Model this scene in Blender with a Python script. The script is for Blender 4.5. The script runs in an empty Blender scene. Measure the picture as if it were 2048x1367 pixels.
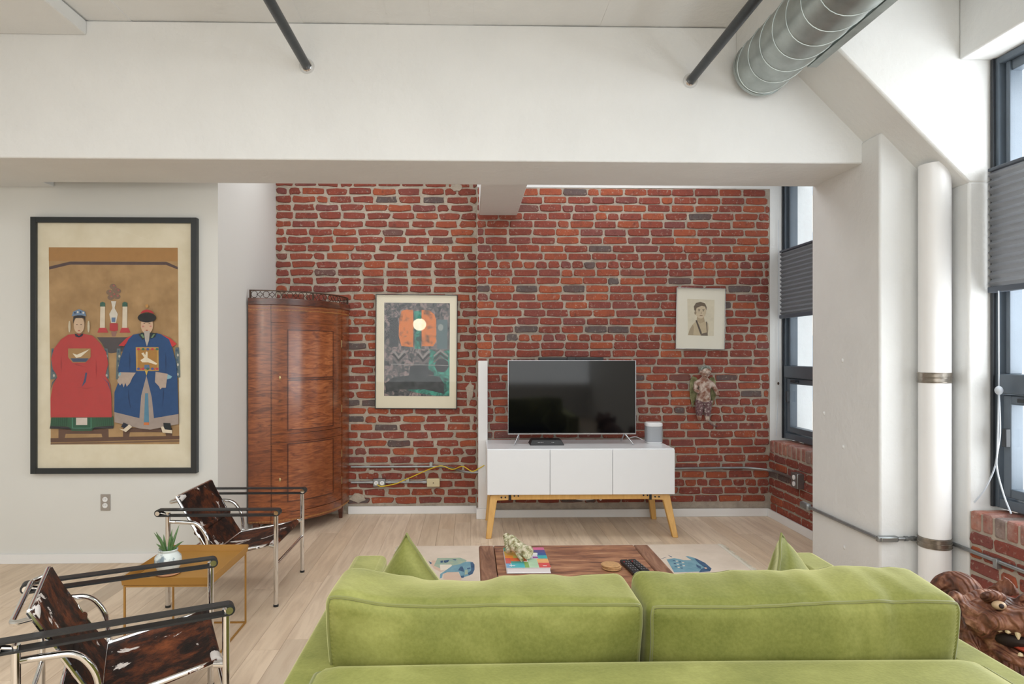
import bpy, bmesh, math, random
from mathutils import Vector, Matrix, Euler, noise
random.seed(7)
R = math.radians
SC = bpy.context.scene
COL = SC.collection

# ------------------------------------------------------------------ camera
FPX, OCX, OCY, CAMH = 1300.0, 969.5, 707.0, 1.37
cd = bpy.data.cameras.new('camera'); cam = bpy.data.objects.new('camera', cd); COL.objects.link(cam)
cam.location = (0, 0, CAMH); cam.rotation_euler = (R(90), 0, R(-1.3))
cd.sensor_width = 36; cd.lens = FPX * 36 / 2048
cd.shift_x = (1024 - OCX) / 2048; cd.shift_y = (OCY - 683.5) / 2048
cd.clip_start = .02; cd.clip_end = 200
SC.camera = cam

# ------------------------------------------------------------------ world, lights, exposure
W = bpy.data.worlds.new('sky'); SC.world = W; W.use_nodes = True
bg = W.node_tree.nodes['Background']; bg.inputs[0].default_value = (.86, .93, 1, 1); bg.inputs[1].default_value = 2.7
def area(name, loc, rot, sx, sy, power, col=(1, 1, 1), portal=False):
    l = bpy.data.lights.new(name, 'AREA'); l.shape = 'RECTANGLE'; l.size = sx; l.size_y = sy; l.energy = power; l.color = col
    o = bpy.data.objects.new(name, l); COL.objects.link(o); o.location = loc; o.rotation_euler = rot
    if portal: l.cycles.is_portal = True
    return o
area('ceiling_bounce_fill', (-1.2, .2, 3.12), (0, 0, 0), 4.5, 3.4, 134, (.94, .975, 1))  # added soft fill, stands in for light bounced off the ceiling
area('fill_behind', (.2, -3.3, 1.9), (R(90), 0, 0), 4.6, 2.3, 80, (.92, .97, 1))  # added frontal fill from behind the viewer, no window there
area('daylight_bay', (2.95, 2.05, 1.75), (0, R(90), 0), 2.1, 2.2, 80, (.95, .98, 1))
area('rear_bay_fill', (.2, 4.86, 3.1), (0, 0, 0), 3.6, .7, 24, (.98, .99, 1))  # added fill hidden behind the beam to brighten the brick wall
VS = SC.view_settings
VS.view_transform = 'Standard'; VS.look = 'None'; VS.gamma = 1; VS.use_curve_mapping = False; VS.exposure = 0.08

# ------------------------------------------------------------------ materials
def S(r, g, b):
    f = lambda c: (c / 255 / 12.92) if c / 255 <= .04045 else ((c / 255 + .055) / 1.055) ** 2.4
    return (f(r), f(g), f(b), 1)
def newmat(name):
    m = bpy.data.materials.new(name); m.use_nodes = True
    return m, m.node_tree, m.node_tree.nodes['Principled BSDF']
def coords(nt, kind='Object', scale=(1, 1, 1), rot=(0, 0, 0)):
    tc = nt.nodes.new('ShaderNodeTexCoord'); mp = nt.nodes.new('ShaderNodeMapping')
    nt.links.new(tc.outputs[kind], mp.inputs[0]); mp.inputs['Scale'].default_value = scale; mp.inputs['Rotation'].default_value = rot
    return mp.outputs[0]
def worldpos(nt, scale=(1, 1, 1)):
    g = nt.nodes.new('ShaderNodeNewGeometry'); mp = nt.nodes.new('ShaderNodeMapping')
    nt.links.new(g.outputs['Position'], mp.inputs[0]); mp.inputs['Scale'].default_value = scale
    return mp.outputs[0]
def tex(nt, vec, scale=5, detail=4, rough=.55, dist=0):
    n = nt.nodes.new('ShaderNodeTexNoise'); n.inputs['Scale'].default_value = scale; n.inputs['Detail'].default_value = detail
    n.inputs['Roughness'].default_value = rough; n.inputs['Distortion'].default_value = dist
    if vec: nt.links.new(vec, n.inputs['Vector'])
    return n.outputs['Fac']
def ramp(nt, fac, stops, interp='LINEAR'):
    r = nt.nodes.new('ShaderNodeValToRGB'); r.color_ramp.interpolation = interp
    e = r.color_ramp.elements
    while len(e) > 1: e.remove(e[-1])
    e[0].position = stops[0][0]; e[0].color = stops[0][1]
    for p, c in stops[1:]:
        k = e.new(p); k.color = c
    nt.links.new(fac, r.inputs[0]); return r.outputs[0]
def mix(nt, fac, a, b, mode='MIX'):
    m = nt.nodes.new('ShaderNodeMix'); m.data_type = 'RGBA'; m.blend_type = mode
    for v, i in ((fac, 0), (a, 6), (b, 7)):
        if isinstance(v, (int, float)): m.inputs[i].default_value = v
        elif isinstance(v, tuple): m.inputs[i].default_value = v
        else: nt.links.new(v, m.inputs[i])
    return m.outputs[2]
def bump(nt, b, h, strength=.3, dist=.01):
    n = nt.nodes.new('ShaderNodeBump'); n.inputs['Strength'].default_value = strength; n.inputs['Distance'].default_value = dist
    nt.links.new(h, n.inputs['Height']); nt.links.new(n.outputs[0], b.inputs['Normal'])
BL = (0, 0, 0, 1); WH = (1, 1, 1, 1)
def plain(name, c, rough=.5, metal=0, var=0, vs=8, bs=0, bscale=60, bd=.004, coat=0, spec=.5, sheen=0):
    m, nt, b = newmat(name)
    b.inputs['Roughness'].default_value = rough; b.inputs['Metallic'].default_value = metal
    b.inputs['Specular IOR Level'].default_value = spec; b.inputs['Coat Weight'].default_value = coat
    b.inputs['Coat Roughness'].default_value = .08; b.inputs['Sheen Weight'].default_value = sheen
    v = worldpos(nt)
    k = 1 - (var if var else .03)
    f = tex(nt, v, vs, 5)
    col = ramp(nt, f, [(.3, (c[0] * k, c[1] * k, c[2] * k, 1)), (.7, c)])
    nt.links.new(col, b.inputs['Base Color'])
    if bs: bump(nt, b, tex(nt, v, bscale, 5), bs, bd)
    return m
MT = {}
MT['white_concrete'] = plain('white_concrete', S(228, 229, 228), .6, var=.05, vs=3, bs=.35, bscale=22, bd=.012)
MT['white_wall'] = plain('white_wall', S(221, 221, 217), .6, var=.02, vs=2, bs=.08, bscale=90, bd=.002)
MT['white_trim'] = plain('white_trim', S(236, 236, 236), .4, var=.02)
MT['white_pipe'] = plain('white_pipe', S(240, 240, 240), .35, var=.03, vs=5, bs=.1, bscale=30)
MT['gloss_white'] = plain('gloss_white', S(238, 240, 243), .22, var=.01)
MT['matte_white'] = plain('matte_white', S(236, 237, 239), .45, var=.01)
MT['grey_mesh'] = plain('grey_mesh', S(168, 172, 178), .6, var=.1, vs=300)
MT['mortar'] = plain('mortar', S(190, 178, 162), .95, var=.28, vs=14, bs=.8, bscale=55, bd=.01)
MT['mortar_grey'] = plain('mortar_grey', S(184, 172, 158), .95, var=.3, vs=14, bs=.8, bscale=60, bd=.008)
MT['black'] = plain('black', S(34, 36, 38), .45, var=.1)
MT['black_frame'] = plain('black_frame', S(40, 44, 46), .4, var=.05)
MT['leather'] = plain('leather', S(36, 37, 38), .5, var=.15, vs=40, bs=.3, bscale=200, bd=.001)
MT['pipe_black'] = plain('pipe_black', S(58, 62, 66), .35, metal=.5, var=.3, vs=18)
MT['chrome'] = plain('chrome', S(225, 225, 225), .07, metal=1, var=.02)
MT['silver'] = plain('silver', S(190, 192, 195), .25, metal=1, var=.03)
MT['steel'] = plain('steel', S(158, 162, 164), .38, metal=.85, var=.2, vs=20)
MT['galv'] = plain('galv', S(182, 190, 188), .38, metal=.9, var=.3, vs=9)
MT['band'] = plain('band', S(168, 160, 150), .3, metal=.9, var=.45, vs=25)
MT['window_metal'] = plain('window_metal', S(92, 103, 114), .4, metal=.2, var=.12)
MT['window_dark'] = plain('window_dark', S(40, 44, 50), .5, var=.15)
MT['brass'] = plain('brass', S(205, 190, 140), .3, metal=.9)
MT['inlay'] = plain('inlay', S(176, 128, 70), .4)
MT['dark_brass'] = plain('dark_brass', S(70, 52, 40), .4, metal=.4)
MT['mustard'] = plain('mustard', S(168, 122, 54), .5, var=.03)
MT['beech'] = None
MT['cream'] = plain('cream', S(228, 220, 196), .7, var=.03, vs=6)
MT['cream_pale'] = plain('cream_pale', S(226, 222, 208), .7, var=.02)
MT['ivory_plastic'] = plain('ivory_plastic', S(214, 202, 164), .45)
MT['outlet_plate'] = plain('outlet_plate', S(158, 150, 142), .5)
MT['yellow'] = plain('yellow', S(222, 190, 40), .5)
MT['cord_grey'] = plain('cord_grey', S(196, 204, 214), .5)
MT['ceramic'] = None
MT['terracotta'] = plain('terracotta', S(190, 140, 105), .8)
MT['aloe'] = plain('aloe', S(88, 122, 70), .45, var=.35, vs=30)
MT['paper'] = plain('paper', S(238, 236, 240), .7)
MT['cork'] = plain('cork', S(196, 152, 104), .8, var=.3, vs=90)
MT['remote'] = plain('remote', S(28, 29, 31), .4)
MT['button'] = plain('button', S(120, 122, 126), .5)
MT['button_red'] = plain('button_red', S(180, 40, 40), .5)
MT['shade'] = plain('shade', S(152, 156, 164), .8, var=.06, vs=60)
m = MT['shade']; nt = m.node_tree; tr_ = nt.nodes.new('ShaderNodeBsdfTranslucent'); tr_.inputs[0].default_value = S(178, 178, 178)
ms = nt.nodes.new('ShaderNodeMixShader'); ms.inputs[0].default_value = .45
nt.links.new(nt.nodes['Principled BSDF'].outputs[0], ms.inputs[1]); nt.links.new(tr_.outputs[0], ms.inputs[2]); nt.links.new(ms.outputs[0], nt.nodes['Material Output'].inputs[0])
MT['shade_rail'] = plain('shade_rail', S(80, 88, 100), .5)
MT['stone'] = plain('stone', S(214, 208, 196), .8, var=.06, vs=2)
MT['facade_dark'] = plain('facade_dark', S(150, 160, 170), .3)
MT['fringe'] = plain('fringe', S(226, 220, 206), .9)
MT['thread'] = plain('thread', S(190, 196, 150), .7)

def m_glass(name, amt=.12, rough=.0):
    m, nt, b = newmat(name); nt.nodes.remove(b)
    out = nt.nodes['Material Output']; t = nt.nodes.new('ShaderNodeBsdfTransparent'); g = nt.nodes.new('ShaderNodeBsdfGlossy')
    g.inputs['Roughness'].default_value = rough
    lw = nt.nodes.new('ShaderNodeLayerWeight'); lw.inputs[0].default_value = .5
    pw = nt.nodes.new('ShaderNodeMath'); pw.operation = 'POWER'; nt.links.new(lw.outputs['Facing'], pw.inputs[0]); pw.inputs[1].default_value = 5
    fr = nt.nodes.new('ShaderNodeMath'); fr.operation = 'MULTIPLY_ADD'; nt.links.new(pw.outputs[0], fr.inputs[0]); fr.inputs[1].default_value = .6; fr.inputs[2].default_value = .014
    x = nt.nodes.new('ShaderNodeMixShader'); nt.links.new(fr.outputs[0], x.inputs[0]); nt.links.new(t.outputs[0], x.inputs[1]); nt.links.new(g.outputs[0], x.inputs[2])
    nt.links.new(x.outputs[0], out.inputs[0]); return m
MT['glass'] = m_glass('glass')

def m_brick(name, island, wash=0):
    m, nt, b = newmat(name)
    if island:
        g = nt.nodes.new('ShaderNodeNewGeometry'); rnd = g.outputs['Random Per Island']
    else:
        g = nt.nodes.new('ShaderNodeObjectInfo'); rnd = g.outputs['Random']
    base = ramp(nt, rnd, [(0, S(128, 62, 49)), (.2, S(144, 68, 50)), (.38, S(136, 67, 55)), (.55, S(150, 73, 50)), (.7, S(166, 85, 54)), (.8, S(134, 65, 53)), (.9, S(124, 70, 65)), (.945, S(146, 70, 52)), (.965, S(92, 80, 78)), (1, S(98, 88, 86))])
    v = worldpos(nt)
    f1 = tex(nt, v, 11, 6, .65)
    c = mix(nt, ramp(nt, f1, [(.45, BL), (.72, (.55, .55, .55, 1))]), base, S(104, 58, 54))
    f2 = tex(nt, v, 46, 5, .7)
    c = mix(nt, ramp(nt, f2, [(.58, BL), (.70, (.65, .65, .65, 1))]), c, S(190, 176, 160))
    f4 = tex(nt, v, 30, 4, .6)
    c = mix(nt, ramp(nt, f4, [(.3, (.5, .5, .5, 1)), (.42, BL)]), c, S(78, 46, 42))
    if wash: c = mix(nt, ramp(nt, tex(nt, v, 16, 5, .65), [(.35, (.12, .12, .12, 1)), (.7, (wash, wash, wash, 1))]), c, S(196, 176, 166))
    nt.links.new(c, b.inputs['Base Color']); b.inputs['Roughness'].default_value = .8
    bump(nt, b, tex(nt, v, 70, 6, .7), .7, .006); return m
MT['brick'] = m_brick('brick', False); MT['brick_joined'] = m_brick('brick_joined', True); MT['brick_pale'] = m_brick('brick_pale', False, .55)

def m_floor(name, island):
    m, nt, b = newmat(name)
    if island: g = nt.nodes.new('ShaderNodeNewGeometry'); rnd = g.outputs['Random Per Island']
    else: g = nt.nodes.new('ShaderNodeObjectInfo'); rnd = g.outputs['Random']
    base = ramp(nt, rnd, [(0, S(220, 199, 174)), (.25, S(228, 208, 184)), (.5, S(233, 213, 189)), (.75, S(222, 199, 172)), (.93, S(212, 193, 170)), (1, S(184, 168, 150))])
    v = worldpos(nt, (1, .09, 1))
    add = nt.nodes.new('ShaderNodeVectorMath'); add.operation = 'ADD'; nt.links.new(v, add.inputs[0])
    sc = nt.nodes.new('ShaderNodeVectorMath'); sc.operation = 'SCALE'; sc.inputs[0].default_value = (3, 7, 1); nt.links.new(rnd, sc.inputs['Scale'])
    nt.links.new(sc.outputs[0], add.inputs[1])
    f = tex(nt, add.outputs[0], 26, 6, .6, .6)
    c = mix(nt, ramp(nt, f, [(.35, (.4, .4, .4, 1)), (.6, BL)]), base, S(178, 152, 128))
    k = tex(nt, add.outputs[0], 7, 2, .5)
    c = mix(nt, ramp(nt, k, [(.72, BL), (.78, (.5, .5, .5, 1))]), c, S(140, 115, 98))
    nt.links.new(c, b.inputs['Base Color']); b.inputs['Roughness'].default_value = .5; b.inputs['Specular IOR Level'].default_value = .35
    bump(nt, b, f, .08, .002); return m
MT['floor'] = m_floor('floor_oak', False); MT['floor_joined'] = m_floor('floor_oak_joined', True)

def m_wood(name, stops, scale=(1, 1, 1), ns=6, dist=2, rough=.4, coat=0, bs=.05, det=6):
    m, nt, b = newmat(name); v = worldpos(nt, scale)
    f = tex(nt, v, ns, det, .6, dist)
    nt.links.new(ramp(nt, f, stops), b.inputs['Base Color'])
    b.inputs['Roughness'].default_value = rough; b.inputs['Coat Weight'].default_value = coat; b.inputs['Coat Roughness'].default_value = .12
    bump(nt, b, f, bs, .004); return m
MT['beech'] = m_wood('beech', [(.3, S(206, 156, 84)), (.7, S(226, 180, 106))], (1, 1, .15), 30, .5, .45)
MT['old_wood'] = m_wood('old_wood', [(.3, S(80, 50, 38)), (.42, S(126, 82, 60)), (.55, S(158, 110, 80)), (.72, S(186, 140, 106))], (.7, 3, 1), 9, .6, .5, 0, .25, 9)
MT['old_wood_end'] = m_wood('old_wood_end', [(.25, S(78, 50, 40)), (.45, S(120, 82, 62)), (.62, S(146, 106, 82)), (.8, S(178, 144, 120))], (3, .5, 1), 9, 1.2, .55, 0, .35)
def m_mahog(name, c1, c2, c3):
    m, nt, b = newmat(name)
    v = worldpos(nt, (1.6, 1.6, 9)); f = tex(nt, v, 4.5, 5, .55, 1.6)
    v2 = worldpos(nt, (1, 1, .5)); g = tex(nt, v2, 3.2, 3, .5, .5)
    c = ramp(nt, f, [(.3, c1), (.5, c2), (.7, c3)])
    c = mix(nt, ramp(nt, g, [(.35, (.55, .55, .55, 1)), (.65, BL)]), c, c1)
    nt.links.new(c, b.inputs['Base Color']); b.inputs['Roughness'].default_value = .3
    b.inputs['Coat Weight'].default_value = .5; b.inputs['Coat Roughness'].default_value = .16
    return m
MT['mahogany'] = m_mahog('mahogany', S(92, 44, 24), S(140, 76, 40), S(170, 98, 54))
MT['mahogany_panel'] = m_mahog('mahogany_panel', S(104, 52, 28), S(160, 90, 50), S(192, 120, 72))
MT['mahogany_dark'] = m_mahog('mahogany_dark', S(60, 28, 18), S(92, 46, 28), S(118, 62, 36))

def m_hide():
    m, nt, b = newmat('cowhide'); v = coords(nt, 'Object', (1, 1, 1))
    oi = nt.nodes.new('ShaderNodeObjectInfo'); add = nt.nodes.new('ShaderNodeVectorMath'); add.operation = 'ADD'
    nt.links.new(v, add.inputs[0]); nt.links.new(oi.outputs['Location'], add.inputs[1]); v = add.outputs[0]
    f = tex(nt, v, 9, 9, .74, .25)
    c = ramp(nt, f, [(.35, S(15, 12, 11)), (.47, S(34, 20, 16)), (.56, S(84, 43, 24)), (.70, S(128, 70, 38))])
    w = tex(nt, v, 5.5, 6, .66, .6)
    c = mix(nt, ramp(nt, w, [(.60, BL), (.615, WH)]), c, S(222, 214, 208))
    nt.links.new(c, b.inputs['Base Color']); b.inputs['Roughness'].default_value = .6; b.inputs['Specular IOR Level'].default_value = .22
    bump(nt, b, tex(nt, v, 160, 4), .4, .003); return m
MT['hide'] = m_hide()
def m_velvet():
    m, nt, b = newmat('velvet'); v = worldpos(nt, (1, 1, 1))
    f = tex(nt, v, 3.6, 5, .6, .5); g = tex(nt, v, 120, 3)
    c = ramp(nt, f, [(.28, S(94, 100, 42)), (.5, S(120, 123, 60)), (.72, S(152, 153, 88))])
    c = mix(nt, .12, c, ramp(nt, g, [(.35, S(96, 104, 40)), (.65, S(168, 172, 100))]))
    nt.links.new(c, b.inputs['Base Color']); b.inputs['Roughness'].default_value = .62; b.inputs['Specular IOR Level'].default_value = .25
    b.inputs['Sheen Weight'].default_value = 1.0; b.inputs['Sheen Roughness'].default_value = .36; b.inputs['Sheen Tint'].default_value = S(226, 224, 172)
    bump(nt, b, mix(nt, .4, f, g), .12, .01); return m
MT['velvet'] = m_velvet()
MT['hide_white'] = plain('hide_white', S(222, 216, 212), .7, var=.12, vs=40, bs=.3, bscale=180)
MT['velvet_piping'] = plain('velvet_piping', S(118, 121, 58), .6, sheen=.4)
def m_two(name, c1, c2, lo, hi, ns=12, det=5, rough=.7, bs=0, dist=0, metal=0, c3=None, coat=0):
    m, nt, b = newmat(name); v = worldpos(nt); f = tex(nt, v, ns, det, .62, dist)
    st = [(lo, c1), (hi, c2)]
    if c3: st = [(lo, c1), ((lo + hi) / 2, c3), (hi, c2)]
    nt.links.new(ramp(nt, f, st), b.inputs['Base Color']); b.inputs['Roughness'].default_value = rough; b.inputs['Coat Weight'].default_value = coat
    if bs: bump(nt, b, f, bs, .008)
    return m
MT['ceramic'] = m_two('ceramic', S(122, 138, 148), S(214, 222, 220), .36, .46, 22, 3, .25)
MT['mottled'] = m_two('mottled', S(126, 112, 72), S(224, 214, 192), .36, .6, 60, 4, .35, .3, 0, 0, S(176, 176, 140))
MT['lion'] = m_two('lion_wood', S(78, 46, 36), S(186, 132, 98), .36, .70, 17, 8, .55, .6, .7, 0, S(136, 80, 54))
m, nt, b = newmat('lion_carved'); v = worldpos(nt); f = tex(nt, v, 17, 8, .6, .7)
wv = nt.nodes.new('ShaderNodeTexWave'); wv.inputs['Scale'].default_value = 22; wv.inputs['Distortion'].default_value = 9; wv.inputs['Detail'].default_value = 2; wv.inputs['Detail Scale'].default_value = .6; nt.links.new(v, wv.inputs['Vector'])
c = ramp(nt, f, [(.36, S(72, 44, 36)), (.53, S(122, 76, 56)), (.70, S(176, 130, 104))])
nt.links.new(c, b.inputs['Base Color']); b.inputs['Roughness'].default_value = .55
bump(nt, b, mix(nt, .35, wv.outputs['Fac'], f), .75, .012); MT['lion'] = m
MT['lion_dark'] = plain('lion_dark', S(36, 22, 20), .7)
MT['tooth'] = plain('tooth', S(206, 186, 152), .5)
MT['lion_eye'] = plain('lion_eye', S(186, 158, 126), .4)
MT['tongue'] = plain('tongue', S(166, 60, 38), .5)
MT['cherub_skin'] = m_two('cherub_skin', S(128, 84, 66), S(198, 182, 170), .38, .6, 26, 5, .8, .3)
MT['cherub_cloth'] = m_two('cherub_cloth', S(104, 74, 78), S(206, 196, 190), .5, .68, 60, 5, .8, .3)
MT['cherub_hair'] = m_two('cherub_hair', S(86, 96, 86), S(172, 174, 166), .35, .65, 40, 5, .8, .4)
MT['wing'] = m_two('wing', S(92, 92, 54), S(152, 150, 112), .35, .65, 20, 5, .8, .3)
MT['silk'] = m_two('silk', S(212, 202, 176), S(226, 218, 196), .3, .7, 5, 4, .7)
MT['art_ground'] = m_two('art_ground', S(150, 118, 78), S(180, 146, 102), .3, .7, 9, 6, .7)
MT['abs_base'] = m_two('abs_base', S(44, 50, 54), S(150, 132, 130), .36, .62, 22, 8, .6, 0, 1.2, 0, S(88, 88, 90))
MT['abs_teal'] = m_two('abs_teal', S(40, 74, 72), S(64, 158, 138), .38, .62, 22, 6, .6, 0, .8)
MT['abs_orange'] = m_two('abs_orange', S(120, 84, 62), S(216, 124, 62), .34, .5, 18, 5, .6)
MT['abs_dark'] = m_two('abs_dark', S(34, 42, 46), S(74, 78, 82), .35, .7, 14, 5, .6)
MT['rug'] = m_two('rug', S(218, 203, 186), S(232, 217, 201), .3, .7, 5, 5, .95, .2)
MT['rug_blue'] = m_two('rug_blue', S(104, 150, 168), S(134, 172, 186), .3, .7, 14, 4, .95)
MT['rug_navy'] = m_two('rug_navy', S(52, 78, 112), S(78, 110, 142), .3, .7, 20, 4, .95)
MT['rug_pink'] = m_two('rug_pink', S(218, 186, 166), S(220, 196, 176), .3, .7, 14, 4, .95)
MT['rug_green'] = m_two('rug_green', S(186, 190, 160), S(140, 176, 168), .3, .7, 14, 4, .95)
MT['rug_cream'] = m_two('rug_cream', S(232, 222, 204), S(240, 232, 216), .3, .7, 14, 4, .95)
m, nt, b = newmat('tv_screen'); b.inputs['Base Color'].default_value = S(7, 8, 11); b.inputs['Roughness'].default_value = .06
b.inputs['Specular IOR Level'].default_value = .42; MT['screen'] = m
m, nt, b = newmat('lamp_glow'); b.inputs['Base Color'].default_value = S(255, 235, 205); b.inputs['Emission Color'].default_value = (1, .82, .6, 1); b.inputs['Emission Strength'].default_value = 40; MT['glow'] = m
FLAT = {}
def flatmat(rgb, rough=.65):
    k = tuple(rgb)
    if k not in FLAT: FLAT[k] = plain('pigment', S(*rgb), rough, var=.12, vs=30)
    return FLAT[k]

# ------------------------------------------------------------------ mesh helpers
class G:
    def __init__(s): s.v = []; s.f = []; s.mi = []; s.cur = 0
    def add(s, vs, fs):
        o = len(s.v); s.v += [tuple(p) for p in vs]
        for f in fs: s.f.append([i + o for i in f]); s.mi.append(s.cur)
        return s
    def box(s, x0, x1, y0, y1, z0, z1):
        vs = [(x, y, z) for z in (z0, z1) for y in (y0, y1) for x in (x0, x1)]
        return s.add(vs, [(0, 2, 3, 1), (4, 5, 7, 6), (0, 1, 5, 4), (2, 6, 7, 3), (0, 4, 6, 2), (1, 3, 7, 5)])
    def obox(s, c, dx, dy, dz, rot):
        mt = Matrix.Translation(c) @ Euler(rot).to_matrix().to_4x4(); g = G().box(-dx / 2, dx / 2, -dy / 2, dy / 2, -dz / 2, dz / 2)
        return s.add([mt @ Vector(p) for p in g.v], g.f)
    def tube(s, pts, r, n=10, cap=True, closed=False):
        pts = [Vector(p) for p in pts]; N = len(pts); rr = r if isinstance(r, (list, tuple)) else [r] * N
        up = None; vs = []; fs = []
        for i in range(N):
            if closed: t = pts[(i + 1) % N] - pts[i - 1]
            else: t = pts[min(i + 1, N - 1)] - pts[max(i - 1, 0)]
            if t.length < 1e-9: t = Vector((0, 0, 1))
            t.normalize()
            if up is None:
                up = Vector((0, 0, 1)) if abs(t.z) < .9 else Vector((1, 0, 0))
            up = (up - t * up.dot(t));
            if up.length < 1e-6: up = t.orthogonal()
            up.normalize(); sd = t.cross(up)
            for k in range(n):
                a = 2 * math.pi * k / n; vs.append(pts[i] + (up * math.cos(a) + sd * math.sin(a)) * rr[i])
        M_ = N if closed else N - 1
        for i in range(M_):
            j = (i + 1) % N
            for k in range(n): fs.append((i * n + k, i * n + (k + 1) % n, j * n + (k + 1) % n, j * n + k))
        if cap and not closed: fs.append(tuple(range(n))[::-1]); fs.append(tuple((N - 1) * n + k for k in range(n)))
        return s.add(vs, fs)
    def lathe(s, prof, c=(0, 0, 0), n=24):
        vs = []; fs = []; N = len(prof)
        for r, z in prof:
            for k in range(n):
                a = 2 * math.pi * k / n; vs.append((c[0] + r * math.cos(a), c[1] + r * math.sin(a), c[2] + z))
        for i in range(N - 1):
            for k in range(n): fs.append((i * n + k, i * n + (k + 1) % n, (i + 1) * n + (k + 1) % n, (i + 1) * n + k))
        if prof[0][0] > 1e-5: fs.append(tuple(range(n))[::-1])
        if prof[-1][0] > 1e-5: fs.append(tuple((N - 1) * n + k for k in range(n)))
        return s.add(vs, fs)
    def prism(s, poly, fn, d0, d1):
        n = len(poly); vs = [fn(p, d0) for p in poly] + [fn(p, d1) for p in poly]
        fs = [tuple(range(n))[::-1], tuple(range(n, 2 * n))] + [(i, (i + 1) % n, n + (i + 1) % n, n + i) for i in range(n)]
        return s.add(vs, fs)
    def ell(s, c, r, n=14, m=9, rot=None):
        vs = [Vector((0, 0, -1))]; fs = []
        for i in range(1, m):
            t = math.pi * i / m
            for k in range(n):
                a = 2 * math.pi * k / n; vs.append(Vector((math.sin(t) * math.cos(a), math.sin(t) * math.sin(a), -math.cos(t))))
        vs.append(Vector((0, 0, 1)))
        for k in range(n): fs.append((0, 1 + (k + 1) % n, 1 + k))
        for i in range(m - 2):
            for k in range(n): fs.append((1 + i * n + k, 1 + i * n + (k + 1) % n, 1 + (i + 1) * n + (k + 1) % n, 1 + (i + 1) * n + k))
        L = len(vs) - 1
        for k in range(n): fs.append((L, 1 + (m - 2) * n + k, 1 + (m - 2) * n + (k + 1) % n))
        mt = Euler(rot).to_matrix() if rot else Matrix.Identity(3)
        return s.add([Vector(c) + mt @ Vector((p.x * r[0], p.y * r[1], p.z * r[2])) for p in vs], fs)
    def xf(s, mt): s.v = [tuple(mt @ Vector(p)) for p in s.v]; return s
    def mesh(s, name, mats, smooth=True, ang=38):
        me = bpy.data.meshes.new(name); me.from_pydata(s.v, [], s.f); me.update()
        bm = bmesh.new(); bm.from_mesh(me); bmesh.ops.recalc_face_normals(bm, faces=bm.faces); bm.to_mesh(me); bm.free()
        for m in (mats if isinstance(mats, (list, tuple)) else [mats]): me.materials.append(MT[m] if isinstance(m, str) else m)
        if len(me.materials) > 1: me.polygons.foreach_set('material_index', s.mi)
        if smooth:
            me.polygons.foreach_set('use_smooth', [True] * len(me.polygons)); me.set_sharp_from_angle(angle=R(ang))
        return me
def fillet(pts, r, n=6):
    pts = [Vector(p) for p in pts]; out = [pts[0]]
    for i in range(1, len(pts) - 1):
        a, b_, c = pts[i - 1], pts[i], pts[i + 1]; d1 = (a - b_); d2 = (c - b_)
        k = min(r, d1.length * .45, d2.length * .45); p1 = b_ + d1.normalized() * k; p2 = b_ + d2.normalized() * k
        for j in range(n + 1):
            t = j / n; out.append(p1 * (1 - t) ** 2 + b_ * 2 * t * (1 - t) + p2 * t * t)
    out.append(pts[-1]); return out
def spline(pts, n=6):
    pts = [Vector(p) for p in pts]; P = [pts[0]] + pts + [pts[-1]]; out = []
    for i in range(1, len(P) - 2):
        for j in range(n):
            t = j / n; a, b_, c, d = P[i - 1], P[i], P[i + 1], P[i + 2]
            out.append(.5 * ((2 * b_) + (c - a) * t + (2 * a - 5 * b_ + 4 * c - d) * t * t + (3 * b_ - a - 3 * c + d) * t ** 3))
    out.append(pts[-1]); return out
def tag(o, label=None, cat=None, group=None, kind=None):
    if label: o['label'] = label
    if cat: o['category'] = cat
    if group: o['group'] = group
    if kind: o['kind'] = kind
    return o
def bevel(o, w, seg=2):
    m = o.modifiers.new('bevel', 'BEVEL'); m.width = w; m.segments = seg; m.limit_method = 'ANGLE'; m.angle_limit = R(40)
    return o
def obj(name, g, mats, parent=None, bev=0, smooth=True, ang=38, label=None, seg=2):
    me = g if isinstance(g, bpy.types.Mesh) else g.mesh(name, mats, smooth, ang)
    o = bpy.data.objects.new(name, me); COL.objects.link(o)
    if parent is not None:
        o.parent = parent
        if parent.type == 'EMPTY' and not parent.get('_local'): o.matrix_parent_inverse = Matrix.Translation(-Vector(parent.location))
    if bev: bevel(o, bev, seg)
    if label: o['label'] = label
    return o
def thing(name, label, cat, loc=(0, 0, 0), rot=(0, 0, 0), group=None, local=False):
    o = bpy.data.objects.new(name, None); COL.objects.link(o); o.location = loc; o.rotation_euler = rot; o.empty_display_size = .1
    if local: o['_local'] = 1
    return tag(o, label, cat, group)
def sub(name, g, mats, part, **k):                      # a sub-part: child of a mesh part built in the same space
    o = obj(name, g, mats, None, **k); o.parent = part
    return o
def struct(name, g, mats, parent=None, label=None, bev=0, smooth=True):
    o = obj(name, g, mats, parent, bev=bev, smooth=smooth)
    if parent is None: tag(o, label, None, None, 'structure')
    return o
def bx(*a): return G().box(*a)
def XZ(p, d): return (p[0], d, p[1])
def YZ(p, d): return (d, p[0], p[1])
def XY(p, d): return (p[0], p[1], d)

# ------------------------------------------------------------------ the shell
BYL, BYR = 5.60, 5.45          # the two planes of the brick wall
AX, WX = 2.535, 2.65           # window-side apron face, window plane
WY, SX = 4.32, -1.66           # white wall plane, its return
CEIL, BB, BF, BK = 3.20, 2.44, 3.61, 4.12

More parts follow.
